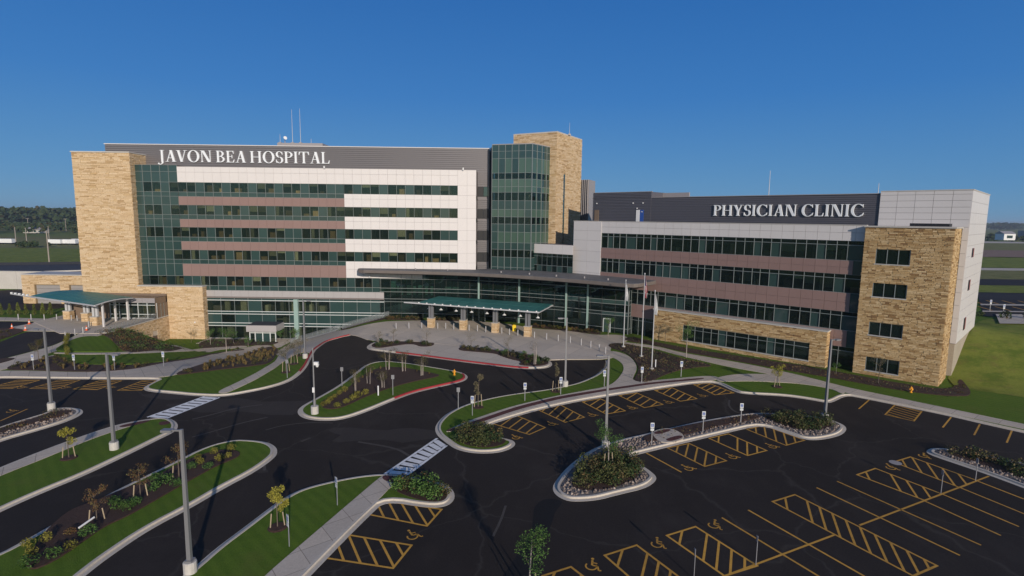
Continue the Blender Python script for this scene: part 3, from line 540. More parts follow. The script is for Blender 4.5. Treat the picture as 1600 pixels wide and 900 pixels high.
def sheet(name, poly, off, mat, skirt=.12, kind='structure', z=None, grid=2.0, root=None):
    if area(poly) < 0: poly = poly[::-1]
    xs = [p[0] for p in poly]; ys = [p[1] for p in poly]
    pts = []
    hilly = z is None and (any(abs(T(*p)) > .004 for p in poly) or any(abs(T(a, b)) > .004 for a in np.linspace(min(xs), max(xs), 9) for b in np.linspace(min(ys), max(ys), 9)))
    if hilly:
        poly = densify(poly, grid)
        gx = np.arange(min(xs) + .3, max(xs), grid); gy = np.arange(min(ys) + .3, max(ys), grid)
        for a in gx:
            for b in gy:
                if -76 < a < -20 and 58 < b < 112 or (a > 20 and b > 35):
                    if abs(T(a, b)) + abs(T(a + grid, b)) + abs(T(a, b + grid)) + abs(T(a - grid, b)) + abs(T(a, b - grid)) > .003 and inside(a, b, poly): pts.append((a, b))
    P = [Vector(p) for p in poly] + [Vector(p) for p in pts]
    r = delaunay_2d_cdt(P, [], [list(range(len(poly)))], 1, 1e-4)
    f = (lambda x, y: T(x, y) + off) if z is None else (lambda x, y: z)
    V = [(v.x, v.y, f(v.x, v.y)) for v in r[0]]; Fc = [tuple(t) for t in r[2]]
    Fc = [t if (V[t[1]][0] - V[t[0]][0]) * (V[t[2]][1] - V[t[0]][1]) - (V[t[2]][0] - V[t[0]][0]) * (V[t[1]][1] - V[t[0]][1]) > 0 else t[::-1] for t in Fc]
    if skirt:
        n0 = len(V); k = len(poly)
        V += [(p[0], p[1], f(*p)) for p in poly] + [(p[0], p[1], f(*p) - skirt) for p in poly]
        for i in range(k): j = (i + 1) % k; Fc.append((n0 + i + k, n0 + j + k, n0 + j, n0 + i))
    me = bpy.data.meshes.new(name); me.from_pydata(V, [], Fc); me.materials.append(MATS[mat]); me.update()
    o = bpy.data.objects.new(name, me); COL.objects.link(o)
    if kind: o['kind'] = kind
    return o
def strip(name, line, w0, w1, z0, z1, mat, closed=False, zo=None, kind='structure', mb=None):
    """solid kerb-like strip between offsets w0..w1 of a line"""
    A = offset(line, w0, closed); B = offset(line, w1, closed); n = len(line); m_ = mb or MB(); b0 = len(m_.v)
    for a, b in zip(A, B):
        t = T(*a); u = T(*b); m_.v += [(a[0], a[1], t + z0), (a[0], a[1], t + z1), (b[0], b[1], u + z1), (b[0], b[1], u + z0)]
    for i in range(n if closed else n - 1):
        j = (i + 1) % n
        for k in range(3): m_.f.append((b0 + i * 4 + k, b0 + i * 4 + k + 1, b0 + j * 4 + k + 1, b0 + j * 4 + k)); m_.mi.append(0)
    if mb is None: return m_.build(name, mat, kind=kind)
# ------------------------------------------------------------------ ground
def ground_field():
    def axis(lo, hi, fine0, fine1):
        a = list(np.arange(fine0, fine1, 4.0)); x = fine1; st = 4.0
        while x < hi: a.append(x); st *= 1.35; x += st
        a.append(hi); x = fine0 - 4; st = 4.0
        while x > lo: a.insert(0, x); st *= 1.35; x -= st
        a.insert(0, lo); return a
    X = axis(-9000, 9000, -90, 130); Y = axis(-900, 14000, 20, 140); V = []; Fc = []
    for y in Y:
        for x in X: V.append((x, y, T(x, y) - .35 - .04 * 0))
    nx = len(X)
    for j in range(len(Y) - 1):
        for i in range(nx - 1): a = j * nx + i; Fc.append((a, a + 1, a + nx + 1, a + nx))
    me = bpy.data.meshes.new('ground'); me.from_pydata(V, [], Fc); me.materials.append(MATS['field']); me.update()
    for p in me.polygons: p.use_smooth = True
    o = bpy.data.objects.new('ground', me); COL.objects.link(o); o['kind'] = 'structure'
ground_field()
sheet('parking_lot', [(-140, 4), (170, 4), (190, 40), (150, 52), (60, 66), (30, 80), (10, 90), (-14, 94), (-28, 96), (-38, 84), (-60, 64), (-140, 70)], 0, 'asphalt', 0)
def isl(key, name, fill, fmat, kerb_mat='concrete_kerb'):
    p = MAP[key]
    if area(p) < 0: p = p[::-1]
    p = densify(smooth(p), 1.6)
    strip('gutter', p, 0, .32, -.05, .014, kerb_mat, True)
    strip('kerb', p, .32, .5, -.05, .15, kerb_mat, True)
    sheet(name, offset(p, .49), fill, fmat, 0)
    return p
kc = isl('isl_center', 'lawn', .125, 'lawn'); km = isl('isl_median', 'lawn', .125, 'lawn')
kwk = isl('isl_walk', 'lawn', .125, 'lawn'); isl('isl_pole', 'rock_bed', .12, 'river_bed')
kl = isl('isl_lawn', 'lawn', .125, 'lawn'); kr = isl('isl_rock', 'rock_bed', .12, 'river_bed')
isl('isl_right', 'rock_bed', .12, 'river_bed'); kd = isl('isl_drop', 'pavement', .14, 'concrete_plaza')
kw = densify(smooth(MAP['nk_west'], False), 1.6, False); ke = densify(smooth(MAP['nk_east'], False), 1.6, False)
for k in (kw, ke):
    strip('gutter', k, 0, .32, -.05, .014, 'concrete_kerb'); strip('kerb', k, .32, .5, -.05, .15, 'concrete_kerb')
base = offset(kw, .49, False) + MAP['nmid'] + offset(ke, .49, False) + [(300, 70), (300, 170), (-200, 170), (-200, 63)]
sheet('lawn', base, .125, 'lawn', 0, grid=2.5)
def near(line, p): return min(range(len(line)), key=lambda i: hypot(line[i][0] - p[0], line[i][1] - p[1]))
def red(line, a, b, closed=False):
    i, j = near(line, a), near(line, b)
    seg = line[min(i, j):max(i, j) + 1] if not closed or abs(i - j) < len(line) / 2 else line[max(i, j):] + line[:min(i, j) + 1]
    strip('red_kerb', seg, .30, .53, .02, .172, 'red_paint')
red(kw, (-28.2, 66.5), (-21.0, 88.5)); red(kc, (-12.2, 57.0), (-5.6, 66.3), True)
red(kd, (-16, 76.5), (2.5, 69.3), True)
def snap(p):
    for line, cl_ in ((kw, False), (ke, False), (kd, True), (kwk, True), (kl, True)):
        inn = offset(line, .49, cl_); q = []
        for v in p:
            i = near(line, v); d_ = hypot(line[i][0] - v[0], line[i][1] - v[1])
            if d_ < 1.6 and 0 < i < len(line) - 1:
                a = line[i - 1]; b = line[i + 1]; cr = (b[0] - a[0]) * (v[1] - line[i][1]) - (b[1] - a[1]) * (v[0] - line[i][0]); cr /= max(.01, hypot(b[0] - a[0], b[1] - a[1]))
                if cr < .5: k_ = (.5 - cr); n_ = Vector((inn[i][0] - line[i][0], inn[i][1] - line[i][1])).normalized(); v = (v[0] + n_.x * k_, v[1] + n_.y * k_)
            q.append(v)
        p = q
    return p
OVN = [0]
def overlay(keys, name, off, mat, sm=True, skirt=.1, **kw_):
    for k in keys.split():
        OVN[0] += 1; off += .0004 * (OVN[0] % 9)
        p = snap(densify(smooth(MAP[k]), 1.2)); sm = False; sheet(name, densify(smooth(p), 3) if sm else p, off, mat, skirt, **kw_)
overlay('plaza', 'plaza_pavement', .16, 'concrete_plaza')
overlay('walk_main walk_garden walk_east walk_link walk_hook er_walk', 'footpath', .155, 'concrete_walk')
overlay('walk_cross', 'footpath', .170, 'concrete_walk')
overlay('walk_isl walk_lawn', 'footpath', .15, 'concrete_walk')
overlay('red_hook', 'brick_paving', .165, 'brick_pavers', skirt=0)
overlay('red_isl_a red_isl_b red_lawn', 'brick_paving', .158, 'brick_pavers', skirt=0)
overlay('rock_cross', 'footpath', .212, 'concrete_walk')
overlay('red_cross_a red_cross_b', 'brick_paving', .22, 'brick_pavers', skirt=0)
overlay('er_drive er_drive_b', 'driveway', .135, 'asphalt', skirt=0); overlay('er_apron', 'driveway_apron', .165, 'concrete_plaza')
overlay('er_road', 'driveway', .14, 'asphalt', skirt=0)
overlay('er_island', 'mulch_bed', .20, 'mulch')
overlay('bed_er bed_round bed_grass bed_lower bed_flag bed_walls bed_right bed_ercorner', 'mulch_bed', .19, 'mulch')
overlay('lawn_er lawn_round', 'lawn', .24, 'lawn')
overlay('bed_center bed_drop_a bed_drop_b bed_median rock_mulch mulch_pole', 'mulch_bed', .2, 'mulch')
overlay('rock_mass_a rock_mass_b mass_right mass_lawn mass_hook', 'mulch_bed', .15, 'mulch', skirt=.05)
overlay('dark_area', 'asphalt_patch', .004, 'asphalt_dark', skirt=0)  # irregular area of darker asphalt
for k_, (x_, y_, r_) in enumerate(((-21, 40.2, 1.6), (-26.5, 54, 4.0), (-11.5, 47, 3.0), (-35, 57.5, 2.6))):
    pp = [(x_ + r_ * (1.7 + .5 * sin(3 * a + x_)) * cos(a), y_ + r_ * (.55 + .2 * cos(4 * a + y_)) * sin(a)) for a in np.linspace(0, 2 * pi, 22)[:-1]]
    sheet('asphalt_patch', pp, .002 + .0008 * k_, 'asphalt_worn', 0)
FB = {'a': [(-24.6, 103.2), (-23.5, 101.6), (-17, 101.4), (-16.8, 103.6)], 'b': [(-14.6, 101.4), (-8.5, 100.8), (-8.6, 102.6), (-14.4, 103.2)], 'c': [(3.5, 96), (9.4, 93.3), (14.6, 90.6), (15.4, 92.2), (9.8, 95.4), (3.8, 98.4)]}
for k, p in FB.items(): sheet('mulch_bed', p, .19, 'mulch')
sheet('ramp_bed', [(-32.5, 102.8), (-30.6, 97.8), (-24.2, 101), (-23.8, 103.4)], .17, 'mulch')
sheet('deck', [(-65, 86.4), (-65, 103), (-84, 103), (-84, 95), (-72, 86)], 0, 'concrete_plaza', 3.0, z=.22)
sheet('terrace', [(-58, 99), (-33, 99.2), (-33, 103.9), (-58, 103.9)], .16, 'concrete_walk')

# painted markings
def paint(name, quads, mat, off=.008):
    mb = MB()
    for q in quads:
        a = sum(q[i][0] * q[(i + 1) % len(q)][1] - q[(i + 1) % len(q)][0] * q[i][1] for i in range(len(q)))
        if a < 0: q = q[::-1]
        mb.face([(p[0], p[1], T(*p) + off) for p in q])
    return mb.build(name, mat, kind='structure')
def seg(a, b, wd=.11, ext=0):
    d = Vector((b[0] - a[0], b[1] - a[1])); L = d.length; d /= L; n = Vector((-d.y, d.x)) * wd / 2
    a = Vector(a) - d * ext; b = Vector(b) + d * ext
    return [tuple(a - n), tuple(b - n), tuple(b + n), tuple(a + n)]
L = MAP['lines']
for i in range(0, len(L), 2): paint('stall_line', [seg(L[i], L[i + 1], .14)], 'yellow_paint', .008 + .0006 * (i % 10 // 2))
def hatch(p, n):
    q = p[:4]; qs = [seg(q[i], q[(i + 1) % 4], .14, .06) for i in range(4)]
    d = Vector((p[5][0] - p[4][0], p[5][1] - p[4][1])).normalized(); nn = Vector((-d.y, d.x)); o = Vector(p[4])
    pr = [(Vector(v) - o).dot(nn) for v in q]; lo, hi = min(pr), max(pr); sp = (hi - lo) / n
    out = []; k = math.floor(lo / sp)
    while k * sp < hi:
        t0 = k * sp; pts = []
        for i in range(4):
            a, b = Vector(q[i]), Vector(q[(i + 1) % 4]); fa, fb = (a - o).dot(nn) - t0, (b - o).dot(nn) - t0
            if fa * fb < 0: pts.append(a + (b - a) * (fa / (fa - fb)))
        if len(pts) == 2 and (pts[0] - pts[1]).length > .5: out.append(seg(tuple(pts[0]), tuple(pts[1]), .14))
        k += 1
    mb = MB()
    for i, s_ in enumerate(qs + out):
        z = .008 if i < 4 and i % 2 else (.0095 if i < 4 else .011)
        a = sum(s_[i][0] * s_[(i + 1) % 4][1] - s_[(i + 1) % 4][0] * s_[i][1] for i in range(4))
        if a < 0: s_ = s_[::-1]
        mb.face([(v[0], v[1], T(*v) + z) for v in s_])
    mb.build('hatched_bay', 'yellow_paint', kind='structure')
for k, n in dict(hA=6, hB=6, hD=12, hE=7, hF=6, hG=4, h1=6, h2=6, h3=6, k1=5, k2=5, k3=5, k4=5, k5=5, k6=6, l1=6, l2=6, t1=6, s1=7, s2=7, s3=7, s4=7).items(): hatch(MAP[k], n)
def wheelchair(c, r):
    u = Vector((r[0] - c[0], r[1] - c[1])).normalized() * .57; v = Vector((-u.y, u.x)); c = Vector(c); qs = []
    P_ = lambda a, b: tuple(c + u * a + v * b)
    for i in range(14):   # wheel ring, open at the front
        a0 = radians(150 + i * 18); a1 = radians(150 + (i + 1) * 18)
        qs.append([P_(.62 * cos(a0) - .1, .62 * sin(a0) - .25), P_(.62 * cos(a1) - .1, .62 * sin(a1) - .25), P_(.46 * cos(a1) - .1, .46 * sin(a1) - .25), P_(.46 * cos(a0) - .1, .46 * sin(a0) - .25)])
    ln = lambda a, b, wd=.16: qs.append(seg(P_(*a), P_(*b), wd * .62))
    ln((-.15, .75), (-.05, -.05), .2); ln((-.05, -.05), (.5, -.05)); ln((.5, -.05), (.72, -.68)); ln((.72, -.68), (.95, -.6)); ln((-.1, .38), (.4, .38), .14)
    qs.append([P_(-.18 + .17 * cos(k * pi / 4), 1.0 + .17 * sin(k * pi / 4)) for k in range(8)])
    paint('wheelchair_symbol', qs, 'yellow_paint', .009)
S = MAP['sym']
for i in range(0, len(S), 2): wheelchair(S[i], S[i + 1])
for key in ('cw_a', 'cw_b'):
    q = [Vector(p) for p in MAP[key]]; A0, B0, B1, A1 = q; qs = [seg(tuple(A0), tuple(A1), .24), seg(tuple(B0), tuple(B1), .24)]; n = 9
    for i in range(n):
        t = (i + .5) / n; a = A0.lerp(A1, t); b = B0.lerp(B1, t); d = (b - a).normalized() * .14; qs.append(seg(tuple(a + d), tuple(b - d), .55))
    paint('crosswalk', qs, 'white_paint')
# far-off ground beyond the clinic
def band(name, y0, y1, mat, off, xa=(.80, 6), xb=(1.35, 60)):
    jt = [(y0, y1)] and random.Random(int(y0))
    W_ = [(xa[0] * y0 + xa[1] + (xb[0] * y0 + xb[1] - xa[0] * y0 - xa[1]) * k / 10, y0 + (jt.uniform(-.02, .02) * y0 if mat not in ('asphalt', 'concrete_walk') else 0)) for k in range(11)]
    sheet(name, W_ + [(xb[0] * y1 + xb[1], y1), (xa[0] * y1 + xa[1], y1)], off, mat, 0, grid=6) if y0 > 100 else sheet(name, [(xa[0] * y0 + xa[1], y0), (xb[0] * y0 + xb[1], y0), (xb[0] * y1 + xb[1], y1), (xa[0] * y1 + xa[1], y1)], off, mat, 0, grid=6)
band('parking_lot', 87, 118, 'asphalt', .17); band('footpath', 98.5, 100.2, 'concrete_walk', .26); band('footpath', 91, 92.2, 'concrete_walk', .26)
band('meadow', 118, 133, 'bank_grass', .17); band('road', 132, 147, 'asphalt', .20); band('meadow', 147, 176, 'meadow', .17)
band('road', 175, 188, 'concrete_walk', -.05); band('meadow', 188, 250, 'bank_grass', -.1); band('field', 250, 320, 'soil', -.08); band('meadow', 320, 440, 'meadow', -.1); band('road', 440, 480, 'concrete_walk', -.05)
band('loading_bay', 80, 88.5, 'concrete_walk', .3, (.80, 8), (.80, 20))
sheet('meadow', [(-420, 186), (-90, 186), (-110, 300), (-420, 310)], -.15, 'bank_grass', 0)
sheet('field', [(-700, 300), (-90, 300), (-120, 400), (-800, 410)], -.14, 'meadow', 0)

sheet('grass_bank', [(52.5, 63.0), (57, 60), (66, 53.5), (80, 42), (120, 20), (190, 20), (190, 84), (74, 84.5), (70.5, 82), (61, 73), (54, 66.2)], .15, 'bank_grass', 0)

for i_ in range(1, 10):
    tp = smooth(MAP['tm%d' % i_], False); A_ = offset(tp, -.07 - .05 * (i_ % 3), False); B_ = offset(tp, .09, False)
    paint('tyre_mark', [[A_[k], A_[k + 1], B_[k + 1], B_[k]] for k in range(len(tp) - 1)], 'tyre_dust', .005)
# ------------------------------------------------------------------ hospital
H = Fr((0, 104), (1, 0), (0, 1))
hosp = thing('hospital_building', (-36, 112, 0), 'six storey hospital with white and brown banded front and tan stone end tower', 'hospital')
PX = 1.63
B0 = -62.5; BAY = [B0 + i * PX for i in range(33)]           # 32 bays, to x = -10.34
XB = BAY[19]; XR = BAY[32]; XE = -6.9
LB = edges(-70.6, B0, 5)
ROWS = [(23.41, 25.2), (19.2, 21.0), (15.03, 16.88), (10.8, 12.61), (5.85, 7.68)]
SP = [22.59, 18.38, 14.22, 9.98, 4.98]
rnd = random.Random(3)
inner = MB(); furn = MB(); blind = MB(); mull = MB(); wall = MB()
def glaze(fr, es, z0, z1, root, d=.14, vision='glass_vision', pat=(1, 1, 0), ph=0, solid='glass_spandrel', deco=True, pane='window_pane', depth=3.0):
    for i in range(len(es) - 1):
        a, b = es[i] + .03, es[i + 1] - .03
        v = pat[(i + ph) % len(pat)] if rnd.random() > .18 else rnd.choice((0, 1))
        if not v: fpiece(root, 'spandrel_pane', solid, fr, a, b, d, d + .04, z0 + .03, z1 - .03); continue
        fpiece(root, pane, vision, fr, a, b, d, d + .03, z0 + .03, z1 - .03)
        if deco:
            q = rnd.random(); h = z1 - z0
            if q < .34: blind.fbox(fr, a + .05, b - .05, d + .15, d + .2, z1 - h * rnd.uniform(.2, .75), z1)
            elif q < .75:
                w_ = rnd.uniform(.3, .8) * (b - a); x = rnd.uniform(a, b - w_); dd = rnd.uniform(.25, .9)
                furn.fbox(fr, x, x + w_, d + dd, d + dd + .5, z0, z0 + h * rnd.uniform(.25, .8))
            elif q < .85: blind.fbox(fr, a + .05, a + (b - a) * .4, d + .15, d + .2, z0, z1)
            if rnd.random() < .35: inner.fbox(fr, a, a + .12, d + .3, d + depth, z0 - .3, z1 + .3)
def frame(mb, fr, es, z0, z1, d=.04, t=.055, dep=.13, top=True):
    for e in es: mb.fbox(fr, e - t / 2, e + t / 2, d, d + dep, z0, z1)
    if top:
        mb.fbox(fr, es[0], es[-1], d + .006, d + dep - .006, z0 - t / 2, z0 + t / 2); mb.fbox(fr, es[0], es[-1], d + .006, d + dep - .006, z1 - t / 2, z1 + t / 2)
def trans(mb, fr, a, b, z, d=.03, t=.07, dep=.15): mb.fbox(fr, a, b, d, d + dep, z - t / 2, z + t / 2)
# bands between window rows (backing wall, real depth) and their panels
zb = [(25.2, 28.05)] + [(ROWS[i + 1][1], SP[i]) for i in range(4)]
for i, (a, b) in enumerate(zb): wall.fbox(H, B0, XE, .101, 3.3, a, b)
for i in range(5):
    z0, z1 = ROWS[i]; xr = XR if i < 4 else -24.4
    if i < 4:
        glaze(H, BAY[:20], z0, z1, hosp, ph=i); glaze(H, BAY[19:], z0, z1, hosp, ph=i + 1)
        for j in range(19): fpiece(hosp, 'sill_pane', 'glass_spandrel', H, BAY[j] + .03, BAY[j + 1] - .03, .14, .2, SP[i] + .03, z0 - .03)
        wall.fbox(H, BAY[0], XB, .22, .4, SP[i], z0)
        frame(mull, H, BAY[:20], SP[i], z1); trans(mull, H, B0, XB, z0); frame(mull, H, BAY[19:], z0, z1, t=.045)
        wall.fbox(H, XB, XR, .101, 3.3, SP[i] if i else 22.59, z0) if False else None
        wall.fbox(H, XR, XE, .101, 3.3, z0, z1)
    else:
        es = [e for e in LB + BAY[1:] if e < -24]
        glaze(H, es, z0, z1, hosp, ph=2)
        for j in range(len(es) - 1): fpiece(hosp, 'sill_pane', 'glass_spandrel', H, es[j] + .03, es[j + 1] - .03, .14, .2, SP[i] + .03, z0 - .03)
        frame(mull, H, es, SP[i], z1); trans(mull, H, es[0], es[-1], z0); wall.fbox(H, -58.3, -24.4, .22, .4, SP[i], z0)
panels(hosp, 'white_panel', 'panel_white', H, BAY, [25.2, 27.05, 28.05])
for i in range(4):
    z0, z1 = ROWS[i + 1][1], SP[i]
    panels(hosp, 'brown_panel', 'panel_brown', H, BAY[:20], [z0, z1])
    zt = ROWS[i][0]
    wall.fbox(H, XB, XR, .101, 3.3, z1 - .002, zt)
    if i < 3: panels(hosp, 'white_panel', 'panel_white', H, BAY[19:], [z0, z0 + (zt - z0) * .62, zt])
    else: panels(hosp, 'white_panel', 'panel_white', H, BAY[19:], [z0, 9.3, zt])
panels(hosp, 'white_panel', 'panel_white', H, [XR, -8.6, XE], [7.68, 10.8, 12.6, 15.0, 16.9, 19.2, 21.0, 23.4, 25.2, 28.05], gap=.02)
wall.fbox(H, XR, XE, .101, 3.3, 7.68, 10.8)
panels(hosp, 'grey_panel', 'panel_band', H, edges(-58.3, -24.4, 21), [3.8, 4.98], d=-.1)
wall.fbox(H, -58.3, -24.4, 0, .6, 3.5, 4.97)
# glass bay beside the tower
zz = [28.3, 27.1, 25.2]
for i in range(5):
    zz += [ROWS[i][0], SP[i]]
    if i < 4: zz += [ROWS[i + 1][1]]
for j in range(len(zz) - 1):
    z1, z0 = zz[j], zz[j + 1]
    if z0 < 5.8 and j > 3 and abs(z1 - 7.68) < .01 or z0 < 5.8: continue
    vis = any(abs(z1 - r[1]) < .01 for r in ROWS)
    if vis: glaze(H, LB, z0, z1, hosp, ph=j)
    else:
        for k in range(5): fpiece(hosp, 'bay_pane', 'glass_spandrel', H, LB[k] + .03, LB[k + 1] - .03, .14, .2, z0 + .03, z1 - .03)
        wall.fbox(H, LB[0], LB[-1], .22, 3.0, z0, z1)
frame(mull, H, LB, 4.98, 28.3, t=.06)
for z in zz[:-1]: trans(mull, H, LB[0], LB[-1], z, t=.06)
# floor slabs, rear walls
for z0, z1 in zb: inner.fbox(H, -70.6, XE, 3.3, 6.5, z0, z1)
inner.fbox(H, -70.6, XE, 6.4, 6.6, 5, 28); inner.fbox(H, -70.6, -24, .3, 6.5, 3.6, 4.9)
for x in edges(-68, -12, 13): inner.fbox(H, x, x + .15, 1.2, 6.4, 5, 25.2)
# garden level glazing
GE = edges(-58.3, -24.4, 13)
for (z0, z1, sol) in ((-4.4, -1.85, 0), (-1.3, .45, 2), (.95, 3.1, 0), (3.1, 3.5, 1), (-1.85, -1.3, 1), (.45, .95, 1)):
    for k in range(13):
        s_ = sol == 1 or (sol == 2 and k % 4 != 1) or (k >= 9 and z0 > -1.4) or (k in (2, 3) and z0 > 0 and k == 3)
        fpiece(hosp, 'spandrel_pane' if s_ else 'garden_pane', 'glass_spandrel' if s_ else 'glass_vision', H, GE[k] + .03, GE[k + 1] - .03, .14, .18, z0 + .02, z1 - .02)
        if not s_ and rnd.random() < .75:
            x = rnd.uniform(GE[k], GE[k + 1] - 1.4); blind.fbox(H, x, x + rnd.uniform(.5, 1.3), rnd.uniform(.5, 1.6), 1.7, z0, z0 + (z1 - z0) * rnd.uniform(.4, .95))
gm = MB()
for z in (3.1, .95, .45, -1.3, -1.85, -4.3): gm.fbox(H, -58.3, -24.4, -.03, .12, z - .06, z + .06)
gm.build('transom', 'mullion_light', hosp)
for e in GE: mull.fbox(H, e - .03, e + .03, .05, .16, -4.4, 3.5)
fin = MB(); fin.fbox(H, -41.6, -40.8, -.45, .1, -4.4, 3.45); fin.build('glass_fin', 'fin_green', hosp)
inner.fbox(H, -58.3, -24.4, 5.5, 5.7, -4.4, 3.5); inner.fbox(H, -58.3, -24.4, .4, 5.5, -.05, .3)
for i in range(26):
    x = -57.5 + i * 1.25
    if rnd.random() < .6: blind.fbox(H, x, x + .12, 1.0, 1.1, rnd.choice((-4.3, .3)), rnd.choice((-1.4, 3.4)))
blind.fbox(H, -46, -33, 1.5, 1.6, -.9, -.6)
# body behind
inner.build('interior_rooms', 'interior_dark', hosp); wall.build('backing_wall', 'joint', hosp)
# rear body of the block and rooftop screen wall
body = MB(); body.box(-78, -4.6, 110.7, 130, -4.5, 28.0); body.box(-78, -4.6, 107.55, 130, 26.4, 32.35); body.box(-6.9, -4.6, 107.6, 111, 0, 26.4)
body.box(-78, -71, 104.5, 130, 0, 26); body.build('rear_block', 'ribbed_metal', hosp)
rib = MB(); z = 27.9
while z < 32.2: rib.box(-78, -4.6, 107.4, 107.58, z, z + .3); z += .37
z = 7.5
while z < 27.9:
    if not any(r[0] - .25 < z + .15 < r[1] + .05 for r in ROWS): rib.box(-6.85, -4.6, 107.42, 107.6, z, z + .3)
    z += .37
rib.build('ribbed_cladding', 'ribbed_metal', hosp, kind='stuff')
cp = MB(); cp.box(-78.1, -4.5, 107.3, 107.8, 32.35, 32.5); cp.build('roof_coping', 'panel_silver', hosp)
R2 = Fr((0, 107.5), (1, 0), (0, 1))
for r in ROWS:
    for a, b in ((-6.8, -5.75), (-5.7, -4.65)): fpiece(hosp, 'window_pane', 'glass_spandrel' if rnd.random() < .2 else 'black', R2, a, b, -.12, -.06, r[0], r[1])
body = MB(); body.box(-47, -38, 112, 118, 32.4, 33.6); body.build('roof_plant_room', 'panel_grey', hosp)
# stone end tower
tw = MB(); tw.box(-80.85, -70.45, 102.86, 108.5, -.3, 30.35); tw.build('tower_core', 'mortar', hosp)
st = MB(); TF = Fr((0, 102.85), (1, 0), (0, 1)); stones(st, TF, -80.9, -70.4, -.2, 30.3, hmin=.2, hmax=.38, lmin=.5, lmax=2.2)
TS = Fr((-70.4, 102.85), (0, 1), (-1, 0)); stones(st, TS, 0, 5.4, 0, 30.3, d=-.02, hmin=.2, hmax=.38)
TS = Fr((-80.9, 102.85), (0, 1), (1, 0)); stones(st, TS, 0, 5.4, 0, 30.3, d=-.02, hmin=.25, hmax=.4)
st.build('ledge_stone', 'ledge_stone', hosp, kind='stuff')
cp = MB(); cp.box(-81.05, -70.25, 102.7, 108.5, 30.3, 30.5); cp.build('tower_coping', 'coping', hosp)
# low stone wing in front
tw = MB(); tw.box(-70.38, -58.35, 102.66, 104.4, -4.5, 5.75); tw.build('wing_core', 'mortar', hosp)
st = MB(); WF = Fr((0, 102.65), (1, 0), (0, 1)); stones(st, WF, -65, -58.3, -4.5, 5.75, hmin=.2, hmax=.38, lmin=.5, lmax=2); stones(st, WF, -70.38, -65, -.2, 5.75, hmin=.2, hmax=.38)
WS = Fr((-58.3, 102.65), (0, 1), (-1, 0)); stones(st, WS, 0, 1.4, -4.5, 5.75, d=-.02)
st.build('ledge_stone', 'ledge_stone', hosp, kind='stuff')
cp = MB(); cp.box(-70.4, -58.15, 102.45, 104.3, 5.75, 5.95); cp.build('wing_coping', 'coping', hosp)
sm = MB(); sm.box(-60.1, -59.9, 102.5, 102.65, -1.1, -.9); sm.build('wall_lamp', 'white_plastic', hosp)
# small cameras on parapet
for x, z in ((-9.3, 28.1), (-35.0, 28.1), (-27, 7.9)):
    c = MB(); c.box(x - .1, x + .1, 103.6, 103.9, z - .1, z + .35); c.build('security_camera', 'white_plastic', hosp)
mull.build('mullions', 'mullion', hosp); blind.build('blinds', 'blind', hosp); furn.build('furniture', 'furniture', hosp)

